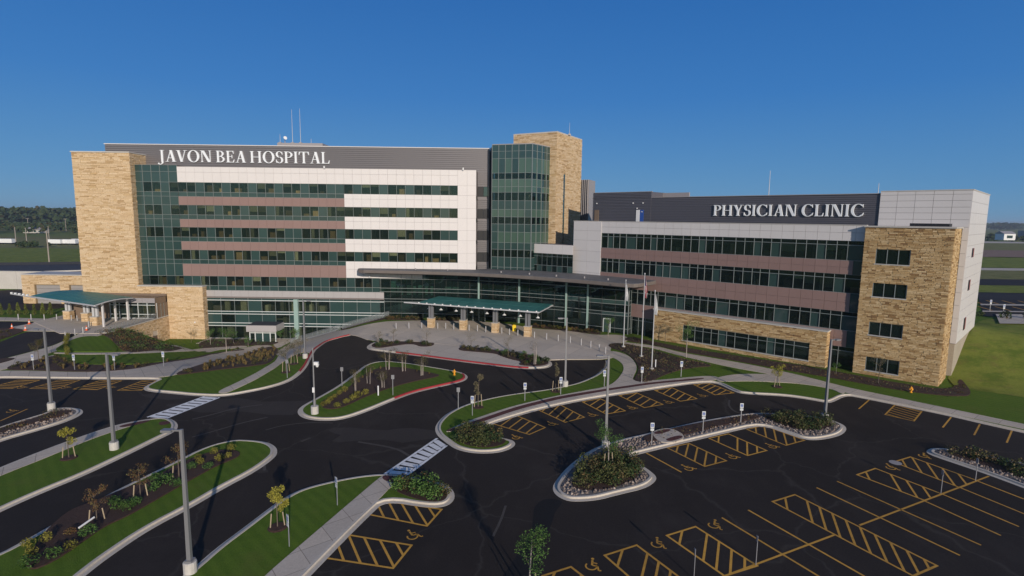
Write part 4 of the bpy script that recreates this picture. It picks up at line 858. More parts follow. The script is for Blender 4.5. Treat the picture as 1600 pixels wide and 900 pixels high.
# ------------------------------------------------------------------ lettering, built glyph by glyph
def glyph(ch):
    th, tn, sh, se = .145, .052, .04, .07; R = []
    bx = lambda x0, x1, y0, y1: R.append([(x0, y0), (x1, y0), (x1, y1), (x0, y1)])
    def stem(x, y0=0, y1=1, t=th, s0=True, s1=True):
        bx(x, x + t, y0, y1)
        if s0: bx(x - se, x + t + se, y0, y0 + sh); R.append([(x - .03, y0 + sh), (x + t + .03, y0 + sh), (x + t, y0 + sh + .05), (x, y0 + sh + .05)])
        if s1: bx(x - se, x + t + se, y1 - sh, y1); R.append([(x, y1 - sh - .05), (x + t, y1 - sh - .05), (x + t + .03, y1 - sh), (x - .03, y1 - sh)])
    def arc(cx, cy, rx, ry, a0, a1, t0, t1, ty=tn, n=14):       # variable-weight arc
        p = []
        for i in range(n + 1):
            a = radians(a0 + (a1 - a0) * i / n); wx = t0 + (t1 - t0) * i / n
            p.append(((cx + rx * cos(a), cy + ry * sin(a)), (cx + (rx - wx) * cos(a), cy + (ry - ty) * sin(a))))
        for i in range(n): R.append([p[i][0], p[i + 1][0], p[i + 1][1], p[i][1]])
    def diag(x0, y0, x1, y1, t): R.append([(x0, y0), (x0 + t, y0), (x1 + t, y1), (x1, y1)])
    def ser(x, y, w_=.14): bx(x - w_, x + w_, y, y + sh)
    if ch == 'I': stem(.08); wd = .33
    elif ch == 'L': stem(.08); bx(.2, .62, 0, tn); R.append([(.54, .05), (.62, 0), (.66, .28), (.62, .28)]); wd = .66
    elif ch == 'E':
        stem(.08); bx(.2, .6, 0, tn); bx(.2, .58, 1 - tn, 1); bx(.2, .48, .48, .48 + tn)
        R.append([(.52, .04), (.6, 0), (.65, .26), (.61, .26)]); R.append([(.52, .96), (.58, 1), (.61, .76), (.575, .76)]); R.append([(.44, .36), (.48, .36), (.48, .66), (.44, .66)]); wd = .66
    elif ch == 'T':
        stem(.32, s1=False); bx(.02, .785, 1 - tn, 1); R.append([(.02, 1), (.12, .95), (.05, .72), (.0, .72)]); R.append([(.785, 1), (.69, .95), (.76, .72), (.805, .72)]); wd = .8
    elif ch == 'H': stem(.08); stem(.68); bx(.2, .72, .47, .47 + tn); wd = .93
    elif ch == 'N':
        stem(.1, t=tn, s1=False); bx(.0, .2, 1 - sh, 1); stem(.74, t=tn, s0=False); diag(.74 + tn - .2, 0, .1, 1, .2); wd = .9
    elif ch == 'A':
        diag(.1, 0, .42, 1, tn); diag(.58, 0, .36, 1, .175); bx(.22, .62, .3, .3 + tn); ser(.13, 0, .13); ser(.67, 0, .16); wd = .82
    elif ch == 'V': diag(.3, 0, .06, 1, .175); diag(.38, 0, .66, 1, tn); ser(.14, 1 - sh, .16); ser(.69, 1 - sh, .13); wd = .8
    elif ch == 'Y':
        stem(.33, 0, .48, s1=False); diag(.33, .44, .04, 1, .175); diag(.42, .44, .65, 1, tn); ser(.12, 1 - sh, .15); ser(.68, 1 - sh, .13); wd = .8
    elif ch == 'P': stem(.08); arc(.3, .73, .36, .27, -92, 92, th, th); bx(.2, .31, 1 - tn, 1); bx(.2, .31, .46, .46 + tn); wd = .68
    elif ch == 'B':
        stem(.08); arc(.3, .745, .31, .255, -92, 92, th, th); arc(.3, .265, .37, .265, -92, 92, th, th); bx(.2, .31, 1 - tn, 1); bx(.2, .31, .465, .465 + tn); bx(.2, .31, 0, tn); wd = .72
    elif ch == 'O': arc(.46, .5, .46, .53, 0, 360, .175, .175, n=36); wd = .93
    elif ch == 'C': arc(.48, .5, .47, .53, 48, 312, .175, .175, n=28); R.append([(.73, .86), (.83, .66), (.80, .66), (.78, 1.0), (.74, 1.0)][:4]); R.append([(.70, .1), (.8, .08), (.86, .3), (.83, .3)]); wd = .87
    elif ch == 'S':
        arc(.31, .745, .27, .275, 40, 268, .11, .17, n=18); arc(.31, .265, .29, .285, 88, -148, .17, .11, n=18)
        R.append([(.46, .9), (.54, .98), (.56, .72), (.525, .72)]); R.append([(.04, .3), (.075, .3), (.13, .06), (.05, .02)]); wd = .62
    elif ch == 'J': bx(.2, .2 + th, .0, 1); bx(.12, .44, 1 - sh, 1); arc(.1, .0, .265, .26, 0, -110, th, .06, n=10); R.append([(-.08, -.2), (.02, -.25), (.05, -.12), (-.04, -.1)]); wd = .46
    else: wd = .2
    return R, wd
def lettering(root, text, fr, s_start, s_end, z, size, flip=False, gap=.07):
    tot = sum(glyph(c)[1] + gap for c in text) - gap; kx = abs(s_end - s_start) / (tot * size); x = 0
    for c in text:
        polys, wd = glyph(c)
        if polys:
            V = []; Fc = []
            for p in polys:
                a = sum(p[i][0] * p[(i + 1) % len(p)][1] - p[(i + 1) % len(p)][0] * p[i][1] for i in range(len(p)))
                if a < 0: p = p[::-1]
                Fc.append(list(range(len(V), len(V) + len(p)))); V += [Vector(q) for q in p]
            r = delaunay_2d_cdt(V, [], Fc, 0, 1e-4, True)
            tris = [t for t, o in zip(r[2], r[5]) if o]
            cnt = {}
            for t in tris:
                for i in range(len(t)): e = (t[i], t[(i + 1) % len(t)]); cnt[e] = 1
            sg = -1 if flip else 1
            def wp(v, d): q = fr.pt(s_start + sg * (x + v.x) * size * kx, d, z + v.y * size); return q
            mb = MB()
            for t in tris: mb.face([wp(r[0][i], -.28) for i in t])
            for (a, b) in cnt:
                if (b, a) not in cnt: mb.face([wp(r[0][a], -.28), wp(r[0][a], -.05), wp(r[0][b], -.05), wp(r[0][b], -.28)])
            mb.build('letter_' + c.lower(), 'letters', root)
        x += wd + gap
SGN = Fr((0, 107.4), (1, 0), (0, 1))
lettering(hosp, 'JAVON BEA HOSPITAL', SGN, -67.7, -35.1, 29.2, 2.15)

# ------------------------------------------------------------------ stair tower
stw = thing('stair_tower', (5, 101, 0), 'tall stair tower with green glass corner and tan stone shaft', 'tower')
TWS = 1.07; sc2 = lambda p: (p[0] * TWS, p[1] * TWS); zs_ = lambda z: 19.3 + (z - 19.3) * TWS
K = sc2((7.66, 99.7)); Lp = sc2((-.06, 103.9)); Rr = sc2((13.24, 109.4)); Bk = sc2((5.5, 113.8)); STZ = zs_(34.45)
cr = MB(); ins = lambda p: ((p[0] - 7.1) * .985 + 7.1, (p[1] - 114) * .985 + 114)
cr.prism([ins(K), ins(Rr), ins(Bk), ins(Lp)], 0, STZ); cr.build('shaft_core', 'mortar', stw)
st = MB()
fa = Fr(K, (Lp[0] - K[0], Lp[1] - K[1]), (4.2, 7.72)); La = hypot(Lp[0] - K[0], Lp[1] - K[1])
fb = Fr(K, (Rr[0] - K[0], Rr[1] - K[1]), (-9.7, 5.6)); Lb = hypot(Rr[0] - K[0], Rr[1] - K[1])
stones(st, fa, 0, La, 9, STZ, hmin=.2, hmax=.38); stones(st, fb, 0, Lb, 9, STZ, hmin=.2, hmax=.38, holes=[(3.2, 4.0, 12, zs_(27.4))])
st.build('ledge_stone', 'ledge_stone', stw, kind='stuff')
sl = MB(); sl.fbox(fb, 3.2, 4.0, .02, .1, 12, zs_(27.4)); sl.build('slit_window', 'glass_spandrel', stw)
cp = MB(); cp.prism([K, Rr, Bk, Lp], STZ, STZ + .2); cp.build('shaft_coping', 'coping', stw)
GLp, GC, GR = sc2((-3.75, 98.2)), sc2((3.2, 96.0)), sc2((6.75, 100.6))
yz = lambda y: 19.3 + (341 - y) * .1122 * TWS
ZR = [yz(y) for y in (228.7, 238.5, 249.5, 271.5, 281, 292.5, 301, 314, 327.5, 339, 350, 362.5, 379, 390, 402, 418)] + [6.0, 3.0, 0]
KIND = [0, 0, 2, 1, 2, 2, 1, 0, 2, 1, 0, 2, 0, 1, 0, 0, 0, 0]; ZR = [z for z in ZR if z > 9.7] + [9.6]
f1 = Fr(GLp, (GC[0] - GLp[0], GC[1] - GLp[1]), (.3, .95)); l1 = hypot(GC[0] - GLp[0], GC[1] - GLp[1])
f2 = Fr(GC, (GR[0] - GC[0], GR[1] - GC[1]), (-.79, .6)); l2 = hypot(GR[0] - GC[0], GR[1] - GC[1])
mu = MB(); bk = MB()
for fr, L_, n in ((f1, l1, 6), (f2, l2, 4)):
    es = edges(0, L_, n)
    for j in range(len(ZR) - 1):
        for i in range(n):
            k = KIND[j]; mt_ = ('glass_spandrel', 'glass_vision', 'glass_spandrel_light')[k]
            if k == 2 and rnd.random() < .12: mt_ = 'glass_spandrel'
            fpiece(stw, ('spandrel_pane', 'window_pane', 'shaded_pane')[k], mt_, fr, es[i] + .04, es[i + 1] - .04, .05, .1, ZR[j + 1] + .03, ZR[j] - .03)
        mu.fbox(fr, 0, L_, .03, .09, ZR[j] - .03, ZR[j] + .03)
        if KIND[j] == 1:   # stair flights behind the clear rows
            bk.hexa([fr.pt(.3, 1.2, ZR[j + 1]), fr.pt(1.6, 1.2, ZR[j]), fr.pt(1.6, 2.2, ZR[j]), fr.pt(.3, 2.2, ZR[j + 1]), fr.pt(.3, 1.2, ZR[j + 1] + .2), fr.pt(1.6, 1.2, ZR[j] + .2), fr.pt(1.6, 2.2, ZR[j] + .2), fr.pt(.3, 2.2, ZR[j + 1] + .2)])
    for e in es: mu.fbox(fr, e - .045, e + .045, -.06, .1, 9.6, ZR[0])
mu.build('mullions', 'mullion', stw); bk.build('stair_flights', 'blind', stw)
cr = MB(); cr.prism([sc2(q) for q in [(-3.4, 101), (3.0, 98.8), (6.2, 101.6), (2, 106), (-3.4, 107)]], 9.6, 32.4); cr.build('glass_bay_core', 'interior_dark', stw)
cr = MB(); cr.prism([GLp, GC, GR, sc2((2, 106)), sc2((-3.7, 107))], ZR[0], ZR[0] + .15); cr.build('glass_bay_roof', 'panel_grey', stw)
cr = MB(); cr.prism([(-4.5, 108.2), (-3.95, 105.4), (-3.9, 112), (-4.5, 112)], 9.6, 32.6); cr.build('side_wall', 'ribbed_metal', stw)
fl = thing('exhaust_screen', (15.3, 121, 0), 'pale ribbed metal screen standing behind the stone stair tower', 'metal screen')
mb = MB(); mb.prism([sc2(q) for q in [(13.4, 113), (15.2, 112), (17, 116), (14.5, 118)]], 0, 27.7); mb.build('screen_body', 'panel_grey', fl)
mb = MB(); [mb.box(14.4 + i * .37, 14.53 + i * .37, 120.4 - i * .22, 120.8 - i * .22, 0, 27.7) for i in range(5)]; mb.build('screen_ribs', 'ribbed_metal', fl, kind='stuff')

# ------------------------------------------------------------------ clinic
cl = thing('clinic_building', (*C0, 0), 'four storey clinic with brown bands, tan stone tower and white end block at right', 'clinic')
CU = (-cos(radians(42)), sin(radians(42))); CW = (.7157, .6984)
C = Fr(C0, CU, CW)
inner = MB(); furn = MB(); blind = MB(); mull = MB(); wall = MB()
# stone tower
WIN = [(14.3, 16.05), (10.2, 11.87), (5.33, 6.93), (.75, 2.45)]; holes = [(3.95, 7.5, a - .12, b) for a, b in WIN]
st = MB(); stones(st, C, 0, 8.8, -.3, 18.75, holes=holes, lmin=.35, lmax=1.3, hmin=.14, hmax=.28)
sd_ = Fr(C0, CW, CU); stones(st, sd_, 0, 4.6, -.3, 18.75, lmin=.35, lmax=1.3, hmin=.14, hmax=.28)
sl_ = Fr(C.pt(8.8, 0, 0)[:2], CW, (-CU[0], -CU[1])); stones(st, sl_, 0, .78, -.3, 18.75)
st.build('ledge_stone', 'ledge_stone_rough', cl, kind='stuff')
core = MB()
zs = [-.3] + [v for a, b in WIN[::-1] for v in (a - .12, b)] + [18.75]
for i in range(0, len(zs), 2): core.fbox(C, .06, 8.74, .06, 5.5, zs[i], zs[i + 1])
for a, b in WIN: core.fbox(C, .06, 3.95, .06, 5.5, a - .12, b); core.fbox(C, 7.5, 8.74, .06, 5.5, a - .12, b)
core.build('tower_core', 'mortar', cl)
cp = MB(); cp.fbox(C, -.12, 8.95, -.15, 5.0, 18.75, 18.92); cp.build('tower_coping', 'coping', cl)
hat = MB(); hat.fbox(C, .8, 4.6, 1.5, 3.5, 18.95, 19.3); hat.build('roof_hatch', 'black', cl)
for a, b in WIN:
    es = edges(4.0, 7.45, 3); sill = MB(); sill.fbox(C, 3.9, 7.55, -.1, .25, a - .14, a - .02); sill.build('window_sill', 'coping', cl)
    for i in range(3): fpiece(cl, 'tower_window_pane', 'glass_vision', C, es[i] + .03, es[i + 1] - .03, .14, .18, a, b)
    for e in es: mull.fbox(C, e - .035, e + .035, .06, .2, a, b)
    inner.fbox(C, 3.9, 7.5, 2.2, 2.3, a - .1, b)
    if a < 6 and a > 5: blind.fbox(C, 4.05, 7.4, .3, .35, a + .1, b)
# ribbon windows
def bays(s0, s1, pat=(1.95, 1.25, 1.25, 1.1, 1.3, 1.3)):
    e = [s0]; i = 0
    while e[-1] < s1 - .9: e.append(e[-1] + pat[i % len(pat)]); i += 1
    k = (s1 - s0) / (e[-1] - s0); return [s0 + (x - s0) * k for x in e]
CR = [(14.42, 16.95), (10.2, 12.62), (5.28, 7.75), (0.05, 3.1)]
CD = 0.8
def crow(s0, s1, z0, z1, ph):
    es = bays(s0, s1); glaze(C, es, z0, z1 - .55, cl, d=CD + .14, pat=(1, 1, 1, 0, 1, 1), ph=ph)
    for i in range(len(es) - 1): fpiece(cl, 'clerestory_pane', 'glass_vision', C, es[i] + .03, es[i + 1] - .03, CD + .14, CD + .17, z1 - .53, z1 - .03)
    frame(mull, C, es, z0, z1, d=CD + .04); mull.fbox(C, s0, s1, CD + .03, CD + .16, z1 - .58, z1 - .51)
    inner.fbox(C, s0, s1, CD + 4.5, CD + 4.6, z0 - .3, z1 + .3)
for i, (z0, z1) in enumerate(CR[:2]): crow(8.82, 48.1, z0, z1, i * 2)
crow(8.82, 44, *CR[2], 3); crow(8.82, 12.1, *CR[3], 0); crow(37.1, 44, *CR[3], 0)
PE = edges(10.0, 48.1, 26)
for z0, z1 in ((12.62, 14.42), (7.75, 10.2), (3.1, 5.28)):
    wall.fbox(C, 8.85, 48.1, CD + .101, CD + 3, z0 + .002, z1 - .002)
    pe = [p for p in PE if p < (48.2 if z0 > 5 else 44)]
    panels(cl, 'brown_panel', 'panel_brown', C, pe, [z0, (z0 + z1) / 2, z1], d=CD)
    inner.fbox(C, 8.85, 48.1, CD + 3, CD + 4.6, z0, z1)
    for j in (0,): fpiece(cl, 'spandrel_pane', 'glass_spandrel', C, 8.85, 9.98, CD + .03, CD + .1, z0, z1)
wall.fbox(C, 8.85, 48.1, CD + .101, CD + 3, 16.952, 18.9)
panels(cl, 'white_panel', 'panel_silver', C, [8.9, 9.98] + PE[1:], [16.95, 18.0, 18.92], d=CD)
cp = MB(); cp.fbox(C, 8.85, 54.1, CD - .06, CD + .5, 18.925, 19.02); cp.build('roof_edge', 'coping', cl)
# white end block by the stair tower
wall.fbox(C, 48.12, 53.9, CD + .05, CD + 7, 8, 18.9); panels(cl, 'white_panel', 'panel_silver', C, [48.1, 51.0, 53.95], [8, 9.9, 11.8, 13.7, 15.6, 17.3, 18.92], d=CD - .1, th=.14)
el = Fr(C.pt(53.95, CD - .1, 0)[:2], CW, (-CU[0], -CU[1])); panels(cl, 'white_panel', 'panel_silver', el, edges(0, 7, 3), [8, 9.9, 11.8, 13.7, 15.6, 17.3, 18.92], d=-.02)
# connector
f3 = Fr((10.86, 98.7), (-7.1, 5.24), (.075, .997)); l3 = hypot(7.1, 5.24)
wall.fbox(f3, 0, l3, .1, 6, 12.9, 14.55); panels(cl, 'white_panel', 'panel_silver', f3, edges(0, l3, 4), [12.9, 14.6]); glaze(f3, edges(0, l3, 8), 10.7, 12.9, cl, pat=(1,)); glaze(f3, edges(0, l3, 8), 9.4, 10.7, cl, pat=(0, 1), deco=False)
frame(mull, f3, edges(0, l3, 8), 9.4, 12.9); mull.fbox(f3, 0, l3, .02, .15, 10.67, 10.73); mull.fbox(f3, 0, l3, .02, .15, 12.35, 12.4); inner.fbox(f3, 0, l3, 4, 4.1, 9, 12.9)
# low stone block
holes = [(13.9, 31.8, .78, 3.16)]; BD = -.4
st = MB(); BK = Fr(C.pt(0, BD, 0)[:2], CU, CW); stones(st, BK, 11.9, 36.8, -.5, 5.0, holes=holes, lmin=.4, lmax=1.5, hmin=.14, hmax=.28)
br_ = Fr(C.pt(11.9, BD, 0)[:2], CW, CU); stones(st, br_, 0, 1.15, -.3, 5.0); bl_ = Fr(C.pt(36.8, BD, 0)[:2], CW, (-CU[0], -CU[1])); stones(st, bl_, 0, 1.15, -.3, 5.0)
st.build('ledge_stone', 'ledge_stone_rough', cl, kind='stuff')
core = MB()
for a, b, z0, z1 in ((11.95, 13.9, -.5, 4.98), (31.8, 36.75, -.5, 4.98), (13.9, 31.8, -.5, .78), (13.9, 31.8, 3.16, 4.98)): core.fbox(BK, a, b, .06, 1.15, z0, z1)
core.build('block_core', 'mortar', cl)
cp = MB(); cp.fbox(BK, 11.8, 36.95, -.12, 1.18, 4.99, 5.16); cp.fbox(BK, 13.8, 31.9, -.1, .2, .66, .77); cp.build('block_coping', 'coping', cl)
es = bays(13.9, 31.8)
for i in range(len(es) - 1):
    for z0, z1 in ((.8, 2.55), (2.55, 3.13)): fpiece(cl, 'window_pane', 'glass_vision' if i % 5 != 3 else 'glass_spandrel', BK, es[i] + .03, es[i + 1] - .03, .16, .2, z0 + .02, z1)
frame(mull, BK, es, .78, 3.16, d=.06); mull.fbox(BK, 13.9, 31.8, .05, .2, 2.52, 2.58); inner.fbox(BK, 13.9, 31.8, 1.06, 1.12, .5, 3.2)
# penthouse
wall.fbox(C, 8.5, 53, 5.62, 16, 17, 23.05); body = MB(); body.fbox(C, 8.5, 53.0, 5.5, 18, 4, 23.0); body.fbox(C, 41.6, 53.4, 5.45, 14, 18, 24.05)
body.build('penthouse', 'ribbed_dark', cl)
rib = MB(); z = 18.9
while z < 22.9: rib.fbox(C, 8.5, 41.6, 5.36, 5.52, z, z + .2); z += .27
z = 18.9
while z < 23.95: rib.fbox(C, 41.6, 53.4, 5.3, 5.47, z, z + .2); z += .27
rib.build('ribbed_cladding', 'ribbed_dark', cl, kind='stuff')
body = MB(); body.fbox(C, 8.4, 53.5, 5.3, 5.6, 23.05, 23.15); body.fbox(C, 41.5, 53.5, 5.28, 5.6, 24.05, 24.15); body.fbox(C, 36.8, 41.6, 9, 9.3, 22, 24.0); body.build('penthouse_coping', 'panel_grey', cl)
for s0, s1, m_ in ((52.0, 52.9, 'panel_bronze'), (43.6, 44.3, 'white_plastic'), (42.9, 43.55, 'sign_blue')): fpiece(cl, 'roof_door', m_, C, s0, s1, 5.2, 5.3, 18.9, 21.0)
for s_, z in ((52.4, 22.1), (44.9, 22.1), (43.0, 22.1), (43.1, 20.6), (44.1, 21.2)): fpiece(cl, 'wall_lamp', 'white_plastic', C, s_, s_ + .16, 5.15, 5.3, z, z + .16)
# white end block (right)
rx = Fr(C.pt(-.62, 5.15, 0)[:2], CU, CW)
wall.fbox(rx, .03, 9.25, .1, 16.9, 4.55, 23.15)
panels(cl, 'white_panel', 'panel_silver', rx, edges(0, 9.3, 5), [18.9, 19.8, 20.6, 21.3, 22.1, 22.85, 23.3], gap=.03)
panels(cl, 'white_panel', 'panel_silver', rx, [0, .62], edges(4.6, 18.9, 9), gap=.03)
rs = Fr(C.pt(-.62, 5.15, 0)[:2], CW, CU)
SW = [(15.1, 16.25), (10.85, 12.2), (5.7, 7.3)]
for j in range(14):
    z0 = 4.6 + j * (18.7 / 14); z1 = z0 + 18.7 / 14
    for i in range(7): fpiece(cl, 'side_panel', 'panel_silver', rs, i * 2.4 + .015, (i + 1) * 2.4 - .015, 0, .1, z0 + .015, z1 - .015)
for z0, z1 in SW:
    fpiece(cl, 'side_window_frame', 'panel_silver', rs, 4.3, 6.3, -.05, .02, z0 - .1, z1 + .1); fpiece(cl, 'side_window_pane', 'black', rs, 4.4, 5.5, -.08, -.04, z0, z1); fpiece(cl, 'side_window_pane', 'house_red', rs, 5.55, 6.2, -.08, -.04, z0, z1)
pl = MB(); pl.fbox(rx, .12, 9.2, .12, 16.7, -.5, 4.56); pl.build('plinth', 'plinth', cl)
cp = MB(); cp.fbox(rx, -.06, 9.3, -.05, 16.9, 23.3, 23.42); cp.build('block_edge', 'coping', cl)
inner.build('interior_rooms', 'interior_dark', cl); wall.build('backing_wall', 'joint', cl); mull.build('mullions', 'mullion', cl); blind.build('blinds', 'blind', cl); furn.build('furniture', 'furniture', cl)
PG = Fr(C.pt(0, 5.35, 0)[:2], CU, CW)
lettering(cl, 'PHYSICIAN CLINIC', PG, 30.65, 10.35, 20.1, 1.64, flip=True)

# ------------------------------------------------------------------ entrance hall
hall = thing('entrance_hall', (-4, 102, 0), 'curved glass entrance hall under a broad dark flat roof between hospital and clinic', 'entrance hall')
HW = [(-25.2, 104.0), (-17, 103.9), (-8, 103.2), (.9, 100.2), (9.8, 96.2), (15.4, 93.0), (19.6, 90.9)]
inner = MB(); blind = MB(); mull = MB(); mj = MB()
HZ = [.05, 1.0, 3.2, 3.75, 5.1, 5.8, 7.6, 8.75]
for i in range(len(HW) - 1):
    a, b = HW[i], HW[i + 1]; L_ = hypot(b[0] - a[0], b[1] - a[1]); u = ((b[0] - a[0]) / L_, (b[1] - a[1]) / L_); f = Fr(a, u, (-u[1], u[0]))
    n = max(2, round(L_ / 2.3)); es = edges(0, L_, n)
    for j in range(len(HZ) - 1):
        for k in range(n):
            if i == 2 and HZ[j + 1] < 3.5 and k in (0, 1): continue      # doors
            sp_ = (HZ[j] == 5.1 and i > 3) or (HZ[j + 1] - HZ[j] < .7 and i == 5)
            fpiece(hall, 'spandrel_pane' if sp_ else 'hall_pane', 'glass_spandrel' if sp_ else 'glass_hall', f, es[k] + .02, es[k + 1] - .02, .1, .14, HZ[j] + .02, HZ[j + 1] - .02)
        if HZ[j] > .5: mj.fbox(f, -.02, L_ + .02, -.02, .09, HZ[j] - .04, HZ[j] + .04)
    for e in es: mull.fbox(f, e - .025, e + .025, .03, .16, .05, 8.8)
    inner.fbox(f, -.5, L_ + .5, 7, 7.2, 0, 9); inner.fbox(f, -.5, L_ + .5, 1.5, 7, 3.9, 4.3)
    if i < 5:
        x = .2
        while x < L_ - .3:
            w_ = rnd.choice((.35, .5, .9, 1.2))
            if rnd.random() < .68: blind.fbox(f, x, min(L_, x + w_), 1.2, 1.3, 4.4, 4.4 + rnd.choice((1.7, 1.7, 1.9, 2.6)))
            x += w_ + rnd.uniform(.2, .8)
    for x in (L_ * .3, L_ * .7): inner.fbox(f, x, x + .25, 3, 3.2, 0, 9)
mull.build('mullions', 'interior_dark', hall); mj.build('transom', 'mullion', hall); blind.build('light_panels', 'blind', hall); inner.build('interior_rooms', 'interior_dark', hall)
for i, t in ((2, .2), (3, .05), (3, .98), (4, .6)):
    a, b = Vector(HW[i]), Vector(HW[i + 1]); p = a.lerp(b, t); u = (b - a).normalized(); f = Fr(tuple(p), u, (-u[1], u[0]))
    c = MB(); c.fbox(f, -.14, .14, -.2, .08, .05, 8.8); c.build('glass_fin', 'fin_green', hall)
fe = Fr((19.6, 90.9), (.55, .83), (-.83, .55))
for k in range(4):
    for j in range(len(HZ) - 1): fpiece(hall, 'hall_pane', 'glass_hall', fe, k * 1.0 + .03, k * 1.0 + .97, .05, .09, HZ[j] + .03, HZ[j + 1] - .03)
mb = MB(); [mb.fbox(fe, k - .04, k + .04, 0, .14, .05, 8.8) for k in range(5)]; [mb.fbox(fe, 0, 4, .0, .12, z - .04, z + .04) for z in HZ[1:]]; mb.build('mullions', 'mullion', hall)
# side door
a, b = Vector(HW[4]), Vector(HW[5]); u = (Vector(HW[6]) - Vector(HW[5])).normalized(); f = Fr(HW[5], u, (-u[1], u[0]))
dr = MB(); [dr.fbox(f, x, x + .12, -.06, .1, .17, 2.5) for x in (.3, 1.5)]; dr.fbox(f, .3, 1.62, -.06, .1, 2.42, 2.56); dr.build('door_frame', 'mullion_light', hall)
fpiece(hall, 'side_door', 'glass_spandrel', f, .45, 1.47, -.03, .03, .2, 2.4)
# main doors
f = Fr((-8, 103.2), (8.9, -3.0), (.32, .95)); dm = MB()
for x in (.1, 1.3, 2.5, 3.7): dm.fbox(f, x, x + .12, -1.6, -1.5, .17, 3.0)
dm.fbox(f, 0, 4, -1.6, 0, 3.0, 3.3); dm.build('vestibule_frame', 'mullion', hall)
for k in range(3): fpiece(hall, 'entrance_door', 'glass_vision', f, .25 + k * 1.2, 1.28 + k * 1.2, -1.56, -1.53, .2, 2.95)
# roof
z0 = 8.8
RF = [(-28.9, 102.6), (-28.2, 100.7), (-22, 100.2), (-14, 99.4), (-7, 97.8), (-1, 95.6), (4.5, 92.9), (9.5, 89.8), (14, 86.7), (18.3, 83.6), (19.8, 84.4), (24.2, 89.9)]
RB = [(15.6, 97.0), (10.2, 91.9), (3.6, 97), (-3.8, 98.4), (-4.5, 104.2), (-10.4, 103.7), (-24.4, 103.7)]
RB = [(16.8, 96.3), (11, 101), (8, 102.5), (3.5, 104.5), (-4.5, 106.5), (-6.8, 103.9), (-28.9, 103.9)]
rp = smooth(RF, False, 1) + RB
r = MB(); r.prism(rp, 8.98, 9.5); r.build('roof_fascia', 'soffit', hall)
r = MB(); r.prism(rp, 9.5, 9.56); r.build('roof_membrane', 'roof_membrane', hall)
ins_ = offset(rp if area(rp) > 0 else rp[::-1], 1.3)
r = MB(); r.prism(ins_, 8.72, 8.98); r.build('soffit', 'soffit', hall)
for x, y in ((-18, 102), (-12, 101.6), (-2, 98.6), (3, 95.9), (7.5, 93.2), (12, 91), (15.5, 88.5)):
    v = MB(); v.tube([(x, y, 9.5), (x, y, 9.85)], .14, 6); v.build('roof_vent', 'panel_grey', hall)

# ------------------------------------------------------------------ glass canopy over the main entrance
can = thing('entrance_canopy', (-5, 92, .16), 'long teal glass entrance canopy on four stone piers with paired grey columns', 'canopy')
PI_ = MAP['piers']; A = Vector(PI_[0]); Bp = Vector(PI_[3]); u = (Bp - A).normalized(); wv = Vector((-u.y, u.x)); CF = Fr(tuple(A), u, wv); LL = (Bp - A).length
s0, s1 = -2.0, LL + 2.3
def roofpt(s, t):       # t 0 front .. 1 back
    return CF.pt(s0 + (s1 - s0) * s + (0.6 if t > .5 else 0) * 0, -1.2 + 7.6 * t, 4.55 + .12 * t)
n = 16
for i in range(n):
    for j in range(2):
        q = MB(); a0, a1 = (i + .03) / n, (i + .97) / n; b0, b1 = (j + .02) / 2, (j + .98) / 2
        c = [roofpt(a0, b0), roofpt(a1, b0), roofpt(a1, b1), roofpt(a0, b1)]; q.hexa([(x, y, z) for x, y, z in c] + [(x, y, z + .05) for x, y, z in c]); q.build('roof_pane', 'glass_canopy', can)
fm = MB(); fm.fbox(CF, s0 - 2.6, s1, -1.5, -1.32, 4.36, 4.56); fm.fbox(CF, s0, s1, 6.3, 6.45, 4.35, 4.55)
for s_ in (s0, s1):
    a = CF.pt(s_, -1.4, 4.42); b = CF.pt(s_, 6.4, 4.5); fm.tube([a, b], .09, 6)
for i in range(4):
    s_ = LL * i / 3; fm.tube([CF.pt(s_, 0, 4.2), CF.pt(s_ - 2.4, -1.4, 4.4)], .08, 6); fm.tube([CF.pt(s_, 0, 4.1), CF.pt(s_, 6.3, 4.35)], .1, 6)
fm.build('canopy_frame', 'steel_white', can)
cols = MB()
for i, (x, y) in enumerate(PI_):
    f = Fr((x, y), tuple(u), tuple(wv)); pc = MB(); pc.fbox(f, -.5, .5, -.5, .5, .1, 1.78); pier = pc.build('stone_pier', 'mortar', can)
    st = MB()
    for fr_ in (Fr(f.pt(-.5, -.5, 0)[:2], tuple(u), tuple(wv)), Fr(f.pt(.5, -.5, 0)[:2], tuple(wv), tuple(-u)), Fr(f.pt(-.5, -.5, 0)[:2], tuple(wv), tuple(u))): stones(st, fr_, 0, 1.0, .1, 1.75, d=-.01)
    s_ = st.build('ledge_stone', 'ledge_stone', can, kind='stuff'); s_.parent = pier
    cpp = MB(); cpp.fbox(f, -.56, .56, -.56, .56, 1.78, 1.86); cpp.build('pier_cap', 'coping', can)
    for k in (-.24, .24):
        c = MB(); c.fbox(f, k - .17, k + .17, -.2, .2, 1.86, 4.2); c.build('column', 'pole_metal', can)
for i in range(15):
    s_ = s0 + .4 + i * (s1 - s0 - .8) / 14; sp_ = MB(); q = CF.pt(s_, -1.42, 4.56); sp_.box(q[0] - .12, q[0] + .12, q[1] - .12, q[1] + .12, q[2], q[2] + .12); sp_.build('spot_lamp', 'white_plastic', can)
pos = [(-.9, .8), (1.6, .6), (4.6, .5), (7.5, .6), (10.4, .5), (13.6, .4), (16.4, .5), (LL + 1.6, .3)]
words = ('first', 'second', 'third', 'fourth', 'fifth', 'sixth', 'seventh', 'eighth', 'ninth', 'tenth', 'eleventh', 'twelfth', 'thirteenth', 'fourteenth', 'fifteenth', 'sixteenth', 'seventeenth', 'eighteenth', 'nineteenth', 'twentieth')
pr0 = None
